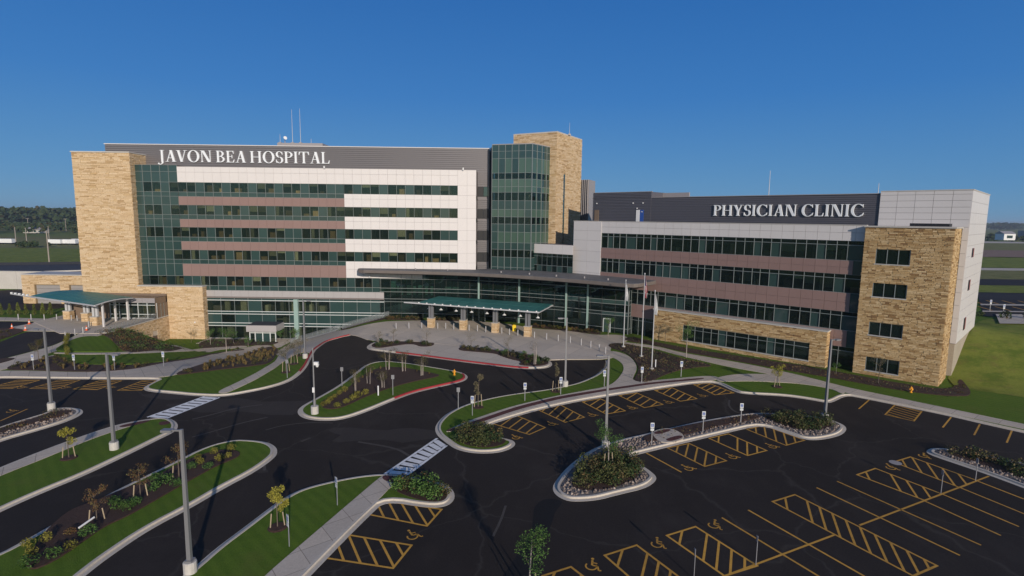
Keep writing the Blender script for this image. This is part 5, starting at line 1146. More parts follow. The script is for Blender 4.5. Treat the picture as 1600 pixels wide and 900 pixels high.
for i, (s_, d_) in enumerate(pos):
    q = CF.pt(s_ * 1.0, d_, 4.2)
    if pr0 is None:
        pr0 = thing('pendant_lamp', q, '', 'lamp', 'pendant lamps under the entrance canopy')
        b = MB(); b.tube([(0, 0, .3), (0, 0, -.75)], .02, 5); o = b.build('cord', 'steel_white'); o.parent = pr0
        b = MB(); b.tube([(0, 0, -.7), (0, 0, -.95)], [.06, .34], 12); o = b.build('lamp_shade', 'white_plastic'); o.parent = pr0
        pr0['label'] = 'pendant lamp under the canopy, first from the left'
    else: copy_thing(pr0, q, 0, 'pendant lamp under the canopy, %s from the left' % words[i])
# ------------------------------------------------------------------ emergency wing, garages, left canopy
er = thing('walk_in_wing', (-73, 101, .22), 'low glazed wing with bronze end wall beside the stone tower', 'entrance wing')
E1 = Fr((-81.5, 99.3), (1, 0), (0, 1)); mu = MB(); wl = MB(); es = edges(8.0, 16.5, 5)
wl.fbox(E1, 0, 16.45, .12, 3.2, 3.15, 3.98); wl.fbox(E1, 0, 8, .12, 3.2, .22, 3.15); wl.build('fascia_core', 'panel_bronze', er)
panels(er, 'fascia_panel', 'panel_grey', E1, edges(4, 16.5, 5), [3.1, 4.0], d=0)
for k in range(5):
    for z0, z1 in ((.3, 1.0), (1.0, 2.7), (2.7, 3.1)): fpiece(er, 'window_pane', 'glass_vision', E1, es[k] + .04, es[k + 1] - .04, .15, .19, z0 + .03, z1 - .03)
for e in es: mu.fbox(E1, e - .05, e + .05, .03, .2, .22, 3.1)
for z in (.27, 1.0, 2.7): mu.fbox(E1, 8, 16.5, .04, .19, z - .05, z + .05)
mu.build('mullions', 'mullion_light', er)
E2 = Fr((-65.0, 99.3), (0, 1), (-1, 0)); b = MB(); b.fbox(E2, 0, 3.2, .0, .2, 2.9, 4.05); b.fbox(E2, 0, .5, 0, .2, .22, 2.9); b.build('bronze_wall', 'panel_bronze', er)
for k in range(3): fpiece(er, 'bronze_panel', 'panel_bronze', E2, .5 + k * .9, 1.34 + k * .9, .05, .12, .25, 2.85)
b = MB(); [b.fbox(E2, .44 + k * .9, .5 + k * .9, 0, .13, .22, 2.9) for k in range(4)]; b.build('mullions', 'mullion', er)
b = MB(); b.box(-81.5, -65.05, 99.4, 102.6, 3.98, 4.05); b.box(-81.5, -65.0, 102.2, 102.6, .3, 4.4); b.build('wing_roof', 'panel_bronze', er)
b = MB(); b.box(-81, -65.3, 102.0, 102.2, .3, 3.9); b.build('interior_wall', 'interior_wall', er)
rw = thing('retaining_wall', (-65, 94, 0), 'tan stone retaining wall stepping down beside the terrace, with a bronze door', 'retaining wall')
WR = Fr((-65, 86.6), (0, 1), (-1, 0)); st = MB(); stones(st, WR, 0, 16.0, -4.6, .15, d=-.03, holes=[(11.2, 12.6, -4.6, -1.9)], hmin=.15, hmax=.3, lmax=1.2); st.build('ledge_stone', 'ledge_stone', rw, kind='stuff')
b = MB(); b.fbox(WR, 0, 11.2, .02, .4, -4.6, .15); b.fbox(WR, 12.6, 16, .02, .4, -4.6, .15); b.fbox(WR, 11.2, 12.6, .02, .4, -1.9, .15); b.build('wall_core', 'mortar', rw)
fpiece(rw, 'service_door', 'door_bronze', WR, 11.25, 12.55, .05, .12, -4.5, -1.92)
b = MB(); b.fbox(WR, -.1, 16, -.12, .5, .15, .32); b.build('wall_coping', 'coping', rw)
def railing(name, p, label, h=1.05, n=16):
    r_ = thing(name, p[0], label, 'railing'); a, b_ = Vector(p[0]), Vector(p[1]); d = b_ - a
    rail = MB(); rail.tube([a + Vector((0, 0, h)), b_ + Vector((0, 0, h))], .035, 5); rail.tube([a + Vector((0, 0, .12)), b_ + Vector((0, 0, .12))], .03, 5); rail.build('handrail', 'pole_metal', r_)
    for i in range(n + 1):
        q = a + d * i / n; m_ = MB(); m_.tube([q, q + Vector((0, 0, h))], .025, 5); m_.build('post', 'pole_metal', r_)
        if i < n:
            e = a + d * (i + 1) / n; m_ = MB(); m_.face([q + Vector((0, 0, .2)), e + Vector((0, 0, .2)), e + Vector((0, 0, h - .1)), q + Vector((0, 0, h - .1))]); m_.build('mesh_panel', 'rail_mesh', r_)
def rail_mat():
    mt, t, b = new_mat('rail_mesh'); b.inputs['Base Color'].default_value = (.3, .33, .34, 1); b.inputs['Alpha'].default_value = .38
rail_mat()
railing('terrace_railing', [(-64.95, 87, .3), (-64.95, 99.2, .3)], 'grey mesh railing on top of the stone retaining wall')
railing('ramp_railing', [(-30.7, 98.1, -1.1), (-23.2, 102.6, .55)], 'long sloping handrail climbing to the main entrance plaza', n=14)
railing('lower_railing', [(-40.5, 98.8, T(-40.5, 98.8) + .15), (-31.2, 98.6, T(-31.2, 98.6) + .15)], 'level handrail at the foot of the ramp below the plaza', n=9)
gw = thing('garage_wing', (-97, 118, 0), 'low tan stone garage wing with two grey doors left of the tower', 'garage')
G = Fr((-103.3, 115), (1, 0), (0, 1)); hz = [(2.6, 8.0, 0, 4.15), (9.9, 14.4, 0, 4.15)]
st = MB(); stones(st, G, 0, 15.5, -.1, 6.2, holes=hz, hmin=.2, hmax=.38, lmax=2); st.build('ledge_stone', 'ledge_stone', gw, kind='stuff')
b = MB(); b.fbox(G, .05, 15.5, .6, 6, 0, 6.15); b.fbox(G, .05, 2.6, .05, .6, 0, 6.15); b.fbox(G, 8.0, 9.9, .05, .6, 0, 6.15); b.fbox(G, 14.4, 15.5, .05, .6, 0, 6.15); b.fbox(G, 2.6, 14.4, .05, .6, 4.15, 6.15); b.build('wing_core', 'mortar', gw)
for i, (a, c, _, zt) in enumerate(hz):
    for k in range(5): fpiece(gw, 'door_slat', 'garage_door', G, a + .1, c - .05, .4, .5, k * zt / 5 + .02, (k + 1) * zt / 5 - .02)
b = MB(); b.fbox(G, -.1, 15.5, -.15, 6, 6.2, 6.38); b.build('wing_coping', 'coping', gw)
lw = thing('concrete_screen_wall', (-140, 138, 0), 'long plain pale concrete wall at far left beyond the garages', 'wall')
for k in range(11): piece(lw, 'wall_panel', 'concrete_base', (-115 - k * 6.05, 137 + .2 * (k % 2) * 0, 2.2), (6, .4, 4.6))
b = MB(); b.box(-182, -112, 136.7, 137.4, 4.5, 4.65); b.build('wall_coping', 'coping', lw)
dr_ = thing('service_roof', (-120, 150, 0), 'dark flat service roof behind the concrete wall and garage wing', 'roof')
b = MB(); b.prism([(-182, 137.6), (-106, 137.6), (-106, 121), (-82, 121), (-82, 165), (-122, 165), (-182, 145)], 3.6, 4.2); b.build('roof_deck', 'roof_dark', dr_)
b = MB(); b.box(-122, -82, 165, 165.4, 3.6, 4.9); b.hexa([(-182, 145, 3.6), (-122, 165, 3.6), (-122, 165.4, 3.6), (-182, 145.4, 3.6), (-182, 145, 4.9), (-122, 165, 4.9), (-122, 165.4, 4.9), (-182, 145.4, 4.9)]); b.build('roof_parapet', 'roof_dark', dr_)
b = MB(); b.hexa([(-119, 139, 4.2), (-104, 148, 4.2), (-104, 148.5, 4.2), (-119, 139.6, 4.2), (-119, 139, 4.5), (-104, 148, 4.5), (-104, 148.5, 4.5), (-119, 139.6, 4.5)]); b.box(-104, -82, 148, 148.4, 4.2, 4.5); b.build('roof_kerb', 'coping', dr_)
# left canopy
ec = thing('walk_in_canopy', (-77, 97, .22), 'curved teal glass canopy with white edge beam over the left entrance', 'canopy')
a_, b_, c_, d_ = (-86.5, 97.8), (-68.4, 89.0), (-67.9, 97.5), (-84, 106)   # front-left, front-right, back-right, back-left
def ep(s, t):
    x = (a_[0] * (1 - s) + b_[0] * s) * (1 - t) + (d_[0] * (1 - s) + c_[0] * s) * t; y = (a_[1] * (1 - s) + b_[1] * s) * (1 - t) + (d_[1] * (1 - s) + c_[1] * s) * t
    return (x, y, 4.15 + .55 * sin(pi * (t * .75 + .12)))
for i in range(12):
    for j in range(5):
        q = MB(); c = [ep((i + .04) / 12, (j + .03) / 5), ep((i + .96) / 12, (j + .03) / 5), ep((i + .96) / 12, (j + .97) / 5), ep((i + .04) / 12, (j + .97) / 5)]
        q.hexa(c + [(x, y, z + .06) for x, y, z in c]); q.build('roof_pane', 'glass_canopy', ec)
fm = MB(); e0, e1, e2, e3 = ep(0, 0), ep(1, 0), ep(1, 1), ep(0, 1)
lo = lambda p, dz=.15: (p[0], p[1], p[2] - dz)
fm.tube([lo(e0), lo(e1)], .14, 6); fm.tube([lo(ep(1, t / 6)) for t in range(7)], .12, 6); fm.tube([lo(ep(0, t / 6)) for t in range(7)], .12, 6)
dx = (e0[0] - e1[0], e0[1] - e1[1]); fm.tube([lo(e0), (e0[0] + dx[0] * .35 - 0, e0[1] + dx[1] * .35, e0[2] - .1)], .12, 6); fm.build('edge_beam', 'steel_white', ec)
for k in range(5):
    t = .05 + k * .07; b = MB(); x, y = e0[0] + dx[0] * t, e0[1] + dx[1] * t; b.box(x - .15, x + .15, y - .15, y + .15, e0[2], e0[2] + .25); b.build('spot_lamp', 'white_plastic', ec)
for (x, y) in MAP['er_piers']:
    pc = MB(); pc.box(x - .58, x + .58, y - .1, y + 1.0, .15, 1.65); pier = pc.build('stone_pier', 'mortar', ec)
    st = MB()
    for fr_ in (Fr((x - .58, y - .1), (1, 0), (0, 1)), Fr((x + .58, y - .1), (0, 1), (-1, 0))): stones(st, fr_, 0, 1.12, .15, 1.62, d=-.01)
    st.build('ledge_stone', 'ledge_stone', ec, kind='stuff').parent = pier
    b = MB(); b.box(x - .64, x + .64, y - .16, y + 1.06, 1.65, 1.75); b.build('pier_cap', 'coping', ec)
    for k in (-.28, .3): b = MB(); b.box(x + k - .18, x + k + .18, y + .3, y + .65, 1.75, 4.2); b.build('column', 'steel_white', ec)
for x, y in ((-68.9, 91.4), (-70.5, 96.5), (-69.0, 97.5), (-72, 94)): b = MB(); b.box(x - .13, x + .13, y - .13, y + .13, .22, 4.25); b.build('column', 'panel_silver', ec)
# garden vestibule
ve = thing('garden_vestibule', (-46.5, 101.5, -4.4), 'small grey vestibule with double glass doors at the garden level', 'vestibule')
zg = T(-46.5, 100.5)
b = MB(); b.box(-49.3, -43.7, 100.4, 104, -2.25, -1.05); b.build('vestibule_canopy', 'panel_band', ve); b = MB(); b.box(-49.1, -43.9, 100.6, 103.9, -1.04, -.95); b.build('vestibule_roof', 'roof_dark', ve)
b = MB()
for x in (-48.9, -47.9, -46.5, -45.1, -44.1): b.box(x - .09, x + .09, 100.9, 101.05, zg, -2.25)
b.box(-48.9, -44.1, 100.92, 101.03, -2.6, -2.45); b.box(-44.2, -44.05, 101.05, 104, zg, zg + .1); b.build('vestibule_frame', 'mullion_light', ve)
for a, c in ((-48.8, -48.0), (-45.0, -44.2)): piece(ve, 'window_pane', 'glass_vision', ((a + c) / 2, 100.98, (zg - 2.3) / 2), (c - a, .04, -2.3 - zg))
for a, c in ((-47.8, -46.6), (-46.4, -45.2)): piece(ve, 'door', 'glass_spandrel', ((a + c) / 2, 100.98, (zg - 2.6) / 2), (c - a, .05, -2.65 - zg))
# rooftop masts
def mast(x, y, z0, z1, label, r=.06):
    t_ = thing('antenna_mast', (x, y, z0), label, 'antenna'); b = MB(); b.tube([(x, y, z0), (x, y, z1)], [r, r * .5], 6); b.build('mast', 'steel_white', t_)
    b = MB(); b.box(x - .25, x + .25, y - .25, y + .25, z0, z0 + .25); b.build('mast_base', 'panel_grey', t_)
mast(-44.3, 113, 33.6, 40.2, 'left one of two tall whip antennas on the hospital roof'); mast(-42.7, 113, 33.6, 40.4, 'right one of two tall whip antennas on the hospital roof')
mast(-46.8, 113, 33.6, 35.4, 'short antenna with crossbar at left of rooftop dish'); mast(-40.6, 113, 32.4, 34.6, 'short antenna right of the tall pair on the hospital roof')
mast(10.9, 111, STZ + .1, STZ + 2.5, 'thin rod on top of the stone stair tower', .04)
p_ = C.pt(24.0, 9, 0); mast(p_[0], p_[1], 23.0, 27.0, 'thin lattice mast standing above the clinic sign'); p_ = C.pt(9.6, 8, 0); mast(p_[0], p_[1], 23.0, 24.6, 'short rod at right end of the clinic penthouse')
ds = thing('satellite_dish', (-45.6, 112.4, 33.6), 'small white satellite dish on the hospital roof', 'satellite dish')
b = MB(); b.tube([(-45.6, 112.4, 33.6), (-45.6, 112.4, 34.3)], .08, 6); b.build('dish_mount', 'panel_grey', ds); b = MB(); b.tube([(-45.6, 112.2, 34.4), (-45.3, 111.9, 34.55)], [.1, .36], 12); b.build('dish', 'white_plastic', ds)
# ------------------------------------------------------------------ street furniture
def zt(x, y, k=.13): return T(x, y) + k
GP = 'light poles around the car park'
def light_pole(x, y, z, ang, label, camera=False):
    r = thing('light_pole', (x, y, z), label, 'light pole', GP, ang)
    def put(name, mb, mat): o = mb.build(name, mat); o.parent = r; return o
    b = MB(); b.tube([(0, 0, -.3), (0, 0, .72)], .34, 14); b.tube([(0, 0, .72), (0, 0, .76)], [.34, .3], 14); put('concrete_footing', b, 'concrete_base')
    b = MB(); b.box(-.2, .2, -.2, .2, .76, .86); put('base_cover', b, 'pole_metal')
    b = MB(); b.hexa([(-.11, -.11, .8), (.11, -.11, .8), (.11, .11, .8), (-.11, .11, .8), (-.075, -.075, 8.15), (.075, -.075, 8.15), (.075, .075, 8.15), (-.075, .075, 8.15)]); put('pole', b, 'pole_metal')
    b = MB(); b.box(.05, .5, -.04, .04, 8.05, 8.13); put('arm', b, 'pole_metal')
    b = MB(); b.box(.45, 1.0, -.17, .17, 8.02, 8.14); b.box(.55, .95, -.12, .12, 7.99, 8.02); put('lamp_head', b, 'pole_metal')
    return r
PL = MAP['poles']; desc = [('light pole on the lawn at bottom left, nearest the camera', pi), ('light pole on the lawn strip with the footpath, left side', 0), ('light pole on the rock bed at far left', pi),
    ('light pole rising behind the shrub bed in the middle of the car park', pi), ('light pole at the right end of the rock bed island', .3), ('light pole on the curved lawn strip in front of the plaza', pi), ('light pole beside the red kerb at the left of the plaza', 0)]
lp0 = light_pole(PL[0][0], PL[0][1], zt(*PL[0][:2], 0), desc[0][1], desc[0][0])
for p, (d, a) in list(zip(PL, desc))[1:]: copy_thing(lp0, (p[0], p[1], zt(p[0], p[1], 0)), a, d)
x, y, h = MAP['campole'][0]
r = thing('camera_pole', (x, y, .1), 'shorter grey pole with white camera on the central island tip', 'camera pole')
b = MB(); b.tube([(0, 0, 0), (0, 0, .8)], .36, 14); o = b.build('concrete_footing', 'concrete_base'); o.parent = r
b = MB(); b.tube([(0, 0, .8), (0, 0, 1.5)], .14, 8); b.tube([(0, 0, 1.5), (0, 0, h + .8)], [.085, .06], 8); o = b.build('pole', 'pole_metal'); o.parent = r
b = MB(); b.tube([(0, 0, 4.9), (.28, 0, 4.9)], .04, 6); b.box(.1, .5, -.14, .14, 4.95, 5.2); b.tube([(.38, 0, 4.95), (.38, 0, 4.7)], [.2, .1], 10); b.box(-.1, .1, -.2, -.1, 2.2, 2.7); o = b.build('camera', 'white_plastic'); o.parent = r
# signs
def sign(x, y, z, label, back=False, h=2.0, group='accessible parking signs'):
    r = thing('parking_sign', (x, y, z), label, 'sign', group)
    P_ = {}
    def put(name, mb, mat): o = mb.build(name, mat); o.parent = P_.get('sign_plate', r) if name in ('blue_square', 'wheelchair_mark') else r; P_[name] = o
    b = MB(); b.box(-.035, .035, -.02, .02, -.1, h); put('sign_post', b, 'sign_back')
    yb = .03 if back else -.05
    b = MB(); b.box(-.16, .16, yb, yb + .02, h - .46, h); put('sign_plate', b, 'sign_back' if back else 'sign_white')
    if not back:
        b = MB(); b.box(-.15, .15, -.05, -.03, h - .72, h - .51); put('fine_plate', b, 'sign_white')
        b = MB(); b.box(-.11, .11, -.056, -.051, h - .36, h - .1); put('blue_square', b, 'sign_blue')
        b = MB()
        for i in range(8):
            a0, a1 = radians(160 + i * 26), radians(160 + (i + 1) * 26); R_, q = .07, .05
            b.face([(R_ * cos(a0), -.059, h - .26 + R_ * sin(a0)), (R_ * cos(a1), -.059, h - .26 + R_ * sin(a1)), (q * cos(a1), -.059, h - .26 + q * sin(a1)), (q * cos(a0), -.059, h - .26 + q * sin(a0))])
        b.box(-.02, .01, -.06, -.057, h - .25, h - .15); b.box(-.02, .06, -.06, -.057, h - .26, h - .24); b.box(-.03, .01, -.06, -.057, h - .14, h - .11); put('wheelchair_mark', b, 'sign_white')
    return r
sl = ['at the far left of the stalls below the left lawn', 'second from the left below the left lawn', 'third from the left below the left lawn', 'rightmost of four below the left lawn',
      'on the lawn by the lower crosswalk', 'next to the small yellow tree on the bottom lawn', 'at the left tip of the curved lawn strip', 'in the middle of the curved lawn strip', 'beside the light pole on the curved lawn strip',
      'at the right end of the curved lawn strip', 'in the planting bed below the flagpoles', 'on the lawn right of the flagpoles', 'left of the brick crossing on the rock bed', 'in the middle of the rock bed strip', 'at the right of the rock bed strip']
s0_ = None
for i, ((x, y, h), d) in enumerate(zip(MAP['signs'], sl)):
    lab = 'accessible parking sign ' + d
    if s0_ is None: s0_ = sign(x, y, zt(x, y, .1), lab)
    else: copy_thing(s0_, (x, y, zt(x, y, .1)), (-.85 if i in (4, 5) else random.uniform(-.12, .12)), lab)
bl = ['at the left tip of the curved lawn, turned away', 'on the lawn beside the red kerb at left', 'on the left edge of the central island', 'on the right edge of the central island', 'in the car park at the nearest hatched bay', 'at the bottom edge of the car park', 'on the yellow centre line in the right car park', 'at the top end of the yellow centre line']
s1_ = None
for i, ((x, y, h), d) in enumerate(zip(MAP['signs_back'], bl)):
    lab = 'grey back of a small sign ' + d; z = zt(x, y, .1 if i < 4 else 0)
    if s1_ is None: s1_ = sign(x, y, z, lab, True, 2.25, 'signs seen from behind')
    else: copy_thing(s1_, (x, y, z), 0 if i < 4 else 1.45, lab, scale=1 if i < 4 else .78)
# flagpoles
def flag(r, kind, h):
    b = MB(); n = 14; L_ = 2.9 if kind == 'us' else 2.6; m_ = 7
    for i in range(n):
        for k in range(m_):
            def pt(a, c):
                f_ = c / n; w_ = .12 + .42 * min(1, f_ * 1.6) * (1 - .3 * f_)
                return (.07 + a / m_ * w_ * .8, .10 * sin(a * 2.3 + f_ * 3) * (0.4 + f_), h - .35 - f_ * L_ - .18 * a / m_)
            mi = 0 if kind == 'white' else (2 if i < 6 and k < 3 else (1 if (k + i // 5) % 2 else 0))
            b.face([pt(k, i + 1), pt(k + 1, i + 1), pt(k + 1, i), pt(k, i)], mi)
    o = b.build('flag', ['flag_white', 'flag_red', 'flag_blue']); o.parent = r
for (x, y, h), lab, kd_ in zip(MAP['flags'], ('left flagpole with a limp white flag', 'middle flagpole with a limp American flag of stars and stripes', 'right flagpole in the planting bed with a small limp white flag'), ('white', 'us', 'white')):
    z = zt(x, y, .15); r = thing('flagpole', (x, y, z), lab, 'flagpole', 'flagpoles by the plaza')
    b = MB(); b.tube([(0, 0, 0), (0, 0, h)], [.085, .045], 8); o = b.build('pole', 'steel_white'); o.parent = r
    b = MB(); b.tube([(0, 0, h), (0, 0, h + .16)], [.1, .06], 8); o = b.build('finial', 'steel_white'); o.parent = r
    b = MB(); b.tube([(0, 0, 0), (0, 0, .2)], .28, 10); o = b.build('pole_base', 'concrete_base'); o.parent = r
    flag(r, kd_, h)
# bollards
def bollard(x, y, z, label, group, mat='sign_post_grey'):
    r = thing('bollard', (x, y, z), label, 'bollard', group)
    b = MB(); b.tube([(0, 0, 0), (0, 0, .98), (0, 0, 1.03)], [.072, .072, .045], 10); o = b.build('shaft', mat); o.parent = r
    b = MB(); b.tube([(0, 0, 0), (0, 0, .03)], .13, 10); o = b.build('base_ring', 'pole_metal'); o.parent = r
    return r
b0 = None
for i, (x, y) in enumerate(MAP['bollards']):
    lab = 'pale bollard along the curved plaza edge, %s from the left' % words[i]
    if b0 is None: b0 = bollard(x, y, .16, lab, 'bollards along the plaza edge')
    else: copy_thing(b0, (x, y, zt(x, y, .16)), 0, lab)
for i, (x, y) in enumerate(MAP['er_bollards']):
    copy_thing(b0, (x, y, .17), 0, ('pale bollard in front of the evergreen row, %s from the left' % words[i]) if i < 6 else ('pale bollard along the left canopy drive, %s from the left' % words[i - 6]), 'bollards by the left entrance')
cn = None
for (x, y), lab in zip(MAP['cones'], ('orange cone on the left drive, leftmost', 'orange cone at the tip of the left round island', 'orange cone on the kerb below the evergreen row', 'orange cone beside the left canopy piers')):
    if cn is None:
        cn = thing('traffic_cone', (x, y, .2), lab, 'traffic cone', 'traffic cones'); b = MB(); b.tube([(0, 0, .04), (0, 0, .3)], [.17, .125], 12); b.tube([(0, 0, .5), (0, 0, .8)], [.085, .03], 12); o = b.build('cone_body', 'orange'); o.parent = cn
        b = MB(); b.tube([(0, 0, .3), (0, 0, .5)], [.125, .085], 12); o = b.build('reflective_collar', 'white_plastic'); o.parent = cn
        b = MB(); b.box(-.22, .22, -.22, .22, 0, .04); o = b.build('base', 'orange'); o.parent = cn
    else: copy_thing(cn, (x, y, .2), 0, lab)
hy = None
for (x, y), lab in zip(MAP['hydrants'], ('yellow fire hydrant on the tip of the central island', 'yellow fire hydrant on the grass before the clinic stone tower')):
    if hy is None:
        hy = thing('fire_hydrant', (x, y, .13), lab, 'fire hydrant', 'fire hydrants'); b = MB(); b.tube([(0, 0, 0), (0, 0, .06), (0, 0, .07), (0, 0, .62), (0, 0, .64), (0, 0, .7), (0, 0, .82)], [.2, .2, .13, .13, .18, .17, .05], 12); b.tube([(0, 0, .82), (0, 0, .9)], .04, 6); o = b.build('barrel', 'hydrant_yellow'); o.parent = hy
        b = MB(); b.tube([(-.26, 0, .48), (.26, 0, .48)], .075, 8); b.tube([(0, 0, .46), (0, -.27, .46)], .095, 8); o = b.build('nozzle', 'hydrant_yellow'); o.parent = hy
    else: copy_thing(hy, (x, y, zt(x, y)), 0, lab, scale=.82)
hy.scale = (.82,) * 3
bn = thing('waste_bin', (.5, 92.6, .17), 'yellow bin standing behind the canopy columns', 'bin'); b = MB(); b.hexa([(-.3, -.3, 0), (.3, -.3, 0), (.3, .3, 0), (-.3, .3, 0), (-.34, -.34, .95), (.34, -.34, .95), (.34, .34, .95), (-.34, .34, .95)]); o = b.build('bin_body', 'bin_yellow'); o.parent = bn
b = MB(); b.box(-.37, .37, -.37, .37, .95, 1.02); b.box(-.25, .25, -.3, .3, 1.02, 1.08); o = b.build('bin_lid', 'bin_yellow'); o.parent = bn
for (x, y, lab) in ((18.9, 70.2, 'small white marker post beside the right flagpole'), (-14.3, 57.5, 'small white marker post on the central island')):
    mp = thing('marker_post', (x, y, .15), lab, 'marker post'); b = MB(); b.tube([(0, 0, 0), (0, 0, 1.0)], .07, 8); o = b.build('post', 'white_plastic'); o.parent = mp; b = MB(); b.tube([(0, 0, 1.0), (0, 0, 1.06)], [.09, .05], 8); o = b.build('post_cap', 'white_plastic'); o.parent = mp
M_ = MAP
lg = tag((lambda m_: (m_.tube([(*M_['pipe'][0], .3), (*M_['pipe'][1], .42)], .06, 8), m_.build('white_pipe', 'white_plastic'))[1])(MB()), 'white pipe lying in the mulch of the left median', 'pipe')
grate = []
for (x, y, lab) in ((31.3, 42.6, 'round metal manhole cover right of the rock bed island'), (-8.2, 36.9, 'small manhole cover by the lower shrub bed')):
    m_ = MB(); m_.tube([(x, y, .002), (x, y, .012)], .45, 18); tag(m_.build('manhole_cover', 'panel_grey'), lab, 'manhole cover', 'manhole covers')

# ------------------------------------------------------------------ plants
def leaves(mb, rng, c, r, n, size, flatten=.8, up=0):
    for _ in range(n):
        while True:
            p = Vector((rng.uniform(-1, 1), rng.uniform(-1, 1), rng.uniform(-1, 1)))
            if .25 < p.length < 1: break
        p = Vector((c[0] + p.x * r[0], c[1] + p.y * r[1], c[2] + p.z * r[2]))
        a = Vector((rng.gauss(0, 1), rng.gauss(0, 1), rng.gauss(0, flatten))).normalized(); b = a.orthogonal().normalized(); b = (b + a.cross(b) * rng.uniform(-1, 1)).normalized()
        s = size * rng.uniform(.6, 1.4); mb.face([p - a * s, p - b * s * .55, p + a * s, p + b * s * .55])
def tree_mesh(seed, h, cr, leaf, density, kind='round', multi=False):
    rng = random.Random(seed); tr = MB(); cw = MB(); lb = MB()
    stems = 3 if multi else 1
    for s_ in range(stems):
        ox, oy = (rng.uniform(-.25, .25), rng.uniform(-.25, .25)) if multi else (0, 0)
        lx, ly = ox * 1.6 + rng.uniform(-.12, .12), oy * 1.6 + rng.uniform(-.12, .12)
        tr.tube([(ox, oy, -.1), (ox * 1.2, oy * 1.2, h * .4), (lx, ly, h * .9)], [.045 * h / 3, .035 * h / 3, .01], 6)
        for i in range(7 if not multi else 4):
            z = h * rng.uniform(.32, .82); a = rng.uniform(0, 2 * pi); k = cr * (1.1 - .75 * abs(z / h - .5)) * rng.uniform(.5, 1)
            if kind == 'narrow': k *= .6
            p0 = (lx * z / h, ly * z / h, z); p1 = (p0[0] + k * cos(a), p0[1] + k * sin(a), z + k * rng.uniform(.5, 1.3))
            lb.tube([p0, p1], [.016 * h / 3, .005], 4); leaves(cw, rng, (p1[0], p1[1], p1[2]), (cr * .38, cr * .38, cr * .36), int(density / (9 * stems) * 2), leaf)
            leaves(cw, rng, tuple((Vector(p0) + Vector(p1)) / 2), (cr * .3, cr * .3, cr * .3), int(density / (9 * stems)), leaf)
        leaves(cw, rng, (lx, ly, h * .86), (cr * .35, cr * .35, h * .13), int(density / (5 * stems)), leaf)
    return tr, lb, cw
TG = {}
def tree(x, y, h, kind, label, seed, group=None, stakes=2, rz=0, cat='tree', multi=False, z=None):
    spec = dict(green=('leaf_green', .3, .042, 560), yellow=('leaf_yellow', .25, .05, 520), rust=('leaf_rust', .3, .05, 230), grey=('leaf_grey', .3, .045, 330), narrow=('leaf_grey', .17, .05, 420), sparse=('leaf_grey', .27, .04, 130), olive=('leaf_bed', .32, .05, 420))[kind]
    r = thing({'green': 'green_sapling', 'yellow': 'yellow_sapling', 'rust': 'rust_sapling', 'grey': 'grey_sapling', 'narrow': 'narrow_sapling', 'sparse': 'bare_sapling', 'olive': 'olive_sapling'}[kind], (x, y, zt(x, y, .18) if z is None else z), label, cat, group, rz)
    tr, lb, cw = tree_mesh(seed, h, h * spec[1], spec[2] * (h / 3) ** .5, spec[3], kind, multi)
    o = tr.build('trunk', 'bark_pale' if multi or kind == 'green' else 'bark'); o.parent = r; o2 = lb.build('limbs', 'bark'); o2.parent = o; o3 = cw.build('crown', spec[0]); o3.parent = r
    for k in range(stakes):
        a = k * pi + .4; b = MB(); q = .32; b.tube([(q * cos(a) * 1.3, q * sin(a) * 1.3, -.05), (q * cos(a), q * sin(a), h * .36)], .035, 5); s_ = b.build('stake', 'stake'); s_.parent = r
    if stakes: b = MB(); b.tube([(0, 0, -.06), (0, 0, .02)], [.6, .5], 12); s_ = b.build('mulch_ring', 'mulch'); s_.parent = r
    return r
M = MAP
for (x, y, h), l in zip(M['t_median'], ('rust coloured sapling nearest the camera in the left median', 'rust coloured sapling in the middle of the left median', 'rust coloured sapling farthest back in the left median')): tree(x, y, h + .3, 'rust', l, int(x * 9), 'saplings in the left median')
for (x, y, h), l in zip(M['t_yellow'], ('bright yellow sapling on the lawn strip at left', 'bright yellow sapling on the bottom lawn', 'yellow sapling on the grass before the low stone wall')): tree(x, y, h, 'yellow', l, int(x * 5), 'yellow saplings')
for (x, y, h), l in zip(M['t_narrow'], ('narrow brownish tree at the left tip of the curved lawn', 'narrow brownish tree beside the light pole on the curved lawn')): tree(x, y, h + .2, 'narrow', l, int(x * 7))
for (x, y, h), l in zip(M['t_green'], ('leafy green sapling at the bottom edge of the picture', 'leafy green sapling in the rock bed shrubs', 'green tree in the bed before the garden level', 'small green tree beside the stone wing')): tree(x, y, h + .25, 'green', l, int(y * 3), stakes=2 if y < 50 else 0)
for i, (x, y, h) in enumerate(M['t_drop']): tree(x, y, h + .1, 'sparse' if i else 'grey', 'thin sapling in the drop-off island bed, %s from the left' % words[i], int(x * 3) + 90, 'saplings on the drop-off island', 0, multi=i in (0, 5))
for i, (x, y, h) in enumerate(M['t_center']): tree(x, y, h + .35, 'olive', ['leafy birch clump at the back left', 'leafy birch clump at the back middle', 'leafy birch clump at the back right', 'leafy birch clump at the front left', 'leafy birch clump at the left side', 'leafy birch clump in the mulch middle'][i] + ' of the central island', int(x * 11), 'birch clumps on the central island', 0, multi=True)
for (x, y, h), l, k in zip(M['t_west'], ('grey leafed sapling nearest the footpath left of the red kerb', 'tall grey sapling left of the light pole by the red kerb', 'grey sapling behind the light pole by the red kerb', 'small sapling near the left walkway bed', 'small sapling on the slope before the stone wing'), ('grey', 'grey', 'grey', 'olive', 'sparse')): tree(x, y, h, k, l, int(x * 13), stakes=2 if k == 'grey' else 0)
